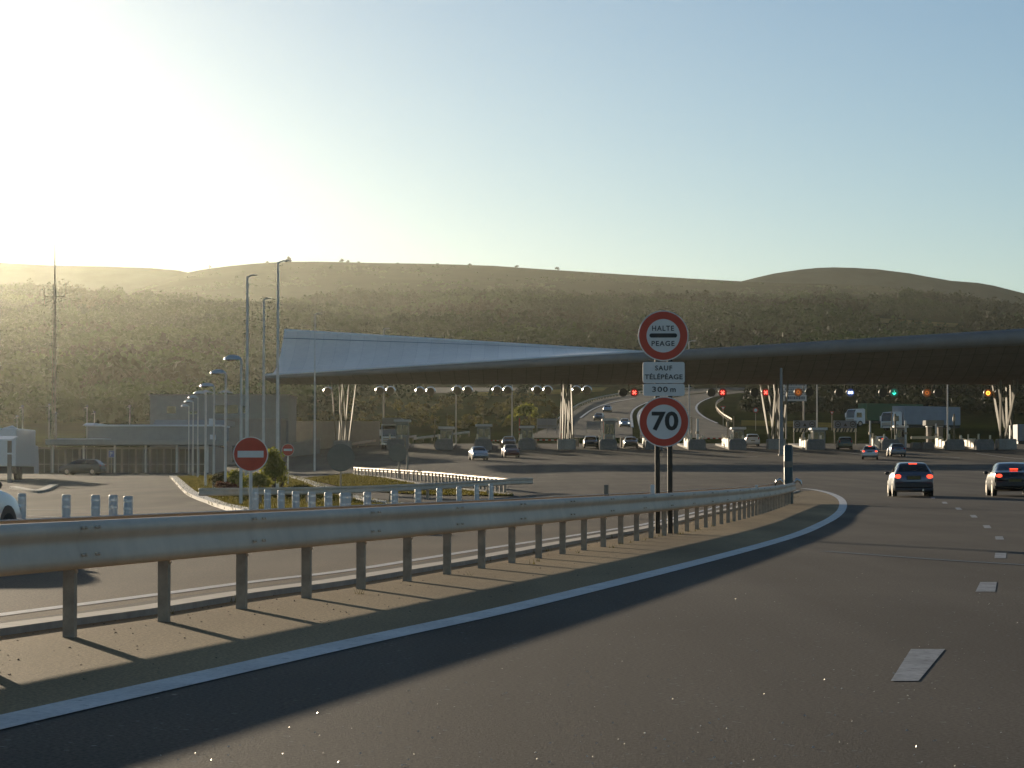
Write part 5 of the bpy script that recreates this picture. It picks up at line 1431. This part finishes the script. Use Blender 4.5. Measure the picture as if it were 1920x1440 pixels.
car_at(1893, 113.5, 'black saloon with brake lights lit, cut by the right edge', SEDAN, P_BLACK, rz=R(-5), brake=True, near=True)
# cars at the booths
car_at(897, 279, 'silver car with sunlit flank driving towards the left hand booths', HATCH, P_SILV, rz=R(188), group=None)
car_at(957, 292, 'dark red car following the silver one through the left lanes', HATCH, P_RED, rz=R(186))
car_at(954, 332, 'dark car half hidden behind the dark red car at the booth', SEDAN, P_DK, rz=R(180))
car_at(1107, 329, 'dark estate car waiting left of the tall narrow booth', ESTATE, P_DK, rz=R(180))
car_at(1182, 329, 'dark green car waiting just left of the 70 sign', SEDAN, P_GREEN, rz=R(180))
def car_g(px, py, *a, rz=0, **k):
    g = G(px, py); return make_car(a[0], g, rz, *a[1:], **k)
car_g(1123.5, 789, 'small dark car coming down the road above the estate car', HATCH, P_DK, rz=R(172))
car_g(1139, 773, 'farthest car on the road above the tall narrow booth', HATCH, P_SILV, rz=R(176))
car_g(1171, 801, 'silver car with bright lamps coming down beside the median', HATCH, P_SILV, rz=R(180), headlights=True)
car_g(1302, 726, 'tiny silver car on the upper road right of the sign plates', HATCH, P_SILV, rz=R(200))
car_at(1409, 340, 'white estate passing the booth left of the third strut bundle', ESTATE, P_WHITE, rz=R(0), brake=False)
car_at(1583, 322, 'dark estate car with sunlit roof below the right height gauge', ESTATE, P_GREEN, rz=R(-3))
car_at(1631, 283, 'silver hatchback braking in front of the booths, dazzling on its left side', HATCH, P_SILV, rz=R(-8), brake=True)
car_at(1652, 330, 'dark red car hidden behind the braking silver hatchback', SEDAN, P_RED, rz=R(0), brake=True)
car_at(1680, 296, 'small blue grey car left of the concrete blocks at right', HATCH, P_BLUE, rz=R(0))
car_at(155, 246, 'dark car parked in front of the office windows', HATCH, P_DK, rz=R(80))
# white car entering at the left edge
car_at(-150, 37.6, 'white car just entering the picture at the left edge behind the guardrail', HATCH, P_WHITE, rz=R(-11), near=True)
# lorries
def lorry(label, loc, rz, cab_m, box_m, Lb=8, hb=3.6, wb=2.5, front_detail=True, cab_h=2.9):
    t = thing('lorry', label, 'lorry', loc, rz)
    pr = [(0,.5),(2.2,.5),(2.2,cab_h),(1.9,cab_h+.15),(.5,cab_h+.05),(.12,cab_h-.5),(0,1.5)]
    MB().prismx([(-a, b) for a, b in pr][::-1], -wb/2*.98, wb/2*.98).move((0,0,0)).build('cab', cab_m, t)
    # cab front looks towards +Y
    MB().prismx([(.018,1.5),(-.10,cab_h-.5),(-.40,cab_h-.05),(-.45,cab_h-.05),(-.2,1.5)], -wb*.43, wb*.43).build('windscreen', M_GLASS, t)
    for k in range(3): MB().box(-wb*.40, wb*.40, -.01, .03, .72+k*.22, .86+k*.22).build('grille_bar', M_GALV2 if k else M_DARK, t)
    for sd in (-1, 1):
        MB().box(sd*wb*.36-.16, sd*wb*.36+.16, -.02, .04, .52, .70).build('headlight', M_CHROME, t)
        MB().box(sd*(wb/2+.12)-.09, sd*(wb/2+.12)+.09, -.15, -.02, 1.6, 2.35, .02).build('mirror', M_WHITE, t)
        MB().box(sd*wb*.49-.02, sd*wb*.49+.02, -1.5, -.45, 1.55, cab_h-.55).build('side_window', M_GLASS, t)
    MB().box(-wb/2, wb/2, -2.6-Lb, -2.6, 1.05, 1.05+hb-.6, .04).build('cargo_box', box_m, t)
    MB().box(-wb*.42, wb*.42, -2.6-Lb, -.3, .6, 1.02).build('chassis', M_DARK, t)
    for y in (-1.2, -2.6-Lb*.62, -2.6-Lb*.8):
        for sd in (-1, 1):
            w_ = MB().tube([(sd*(wb/2-.32),y,.5),(sd*(wb/2-.01),y,.5)], .5, 20).build('wheel', M_RUBBER, t)
            MB().tube([(sd*(wb/2-.02),y,.5),(sd*(wb/2+.005),y,.5)], .27, 14).build('rim', M_GALV, w_)
    return t
TR_GREY = mat('trailer_grey', (.30,.33,.37), rough=.6, nscale=.8, namt=.1); TR_GRN = mat('trailer_green', (.02,.10,.04), rough=.6)
g = onground(733, 327); lorry('white lorry facing us in the leftmost toll lane', g, R(180), P_WHITE, M_WALL, 7, 3.4, 2.4)
g = G(1662, 808); lorry('white lorry cab with long grey trailer standing right of the green one', g, R(180-52), P_WHITE, TR_GREY, 13, 3.5)
g = G(1594, 800); lorry('white lorry cab with green trailer partly behind the right height gauge', g, R(180-60), P_WHITE, TR_GRN, 12, 3.5)
g = onground(30, 205); 
t = thing('box_truck', 'large white box truck parked at the left edge of the car park', 'truck', g)
q = 205/F; zt = lambda y: P(30, y, 205).z - g.z
MB().box(-2.5-.0, 0, 0, 8.5, zt(874), zt(803), .05).build('cargo_box', P_WHITE, t)
MB().box(-2.4, -.1, .2, 8.4, zt(888), zt(874.5)).build('chassis', M_DARK, t)
for sd in (-2.4, -.35):
    for y in (1.4, 2.6): MB().tube([(sd,y,.5),(sd+.3,y,.5)], .5, 18).build('wheel', M_RUBBER, t)
MB().prismx([(8.6,.5),(10.6,.5),(10.6,1.6),(10.2,2.7),(8.6,2.8)], -2.4, -.1).build('cab', P_WHITE, t)
MB().tube([(-1.2,1.0,zt(803)),(-.4,.6,zt(801)),(.15,.4,zt(806))], [.03,.16,.05], 8).build('roof_deflector', M_WHITE, t)
g = onground(1925, 350); t = thing('container', 'grey container at the right edge behind the last struts', 'container', g); 
MB().box(-1.2,1.8,0,6,.4,2.6,.04).build('box', TR_GREY, t); MB().box(-1.1,1.7,.2,5.8,-.2,.38).build('skid', M_DARK, t)
for k in range(6): MB().box(-1.1+k*.5,-.95+k*.5,-.03,.02,.5,2.5).build('rib', M_WALL, t)
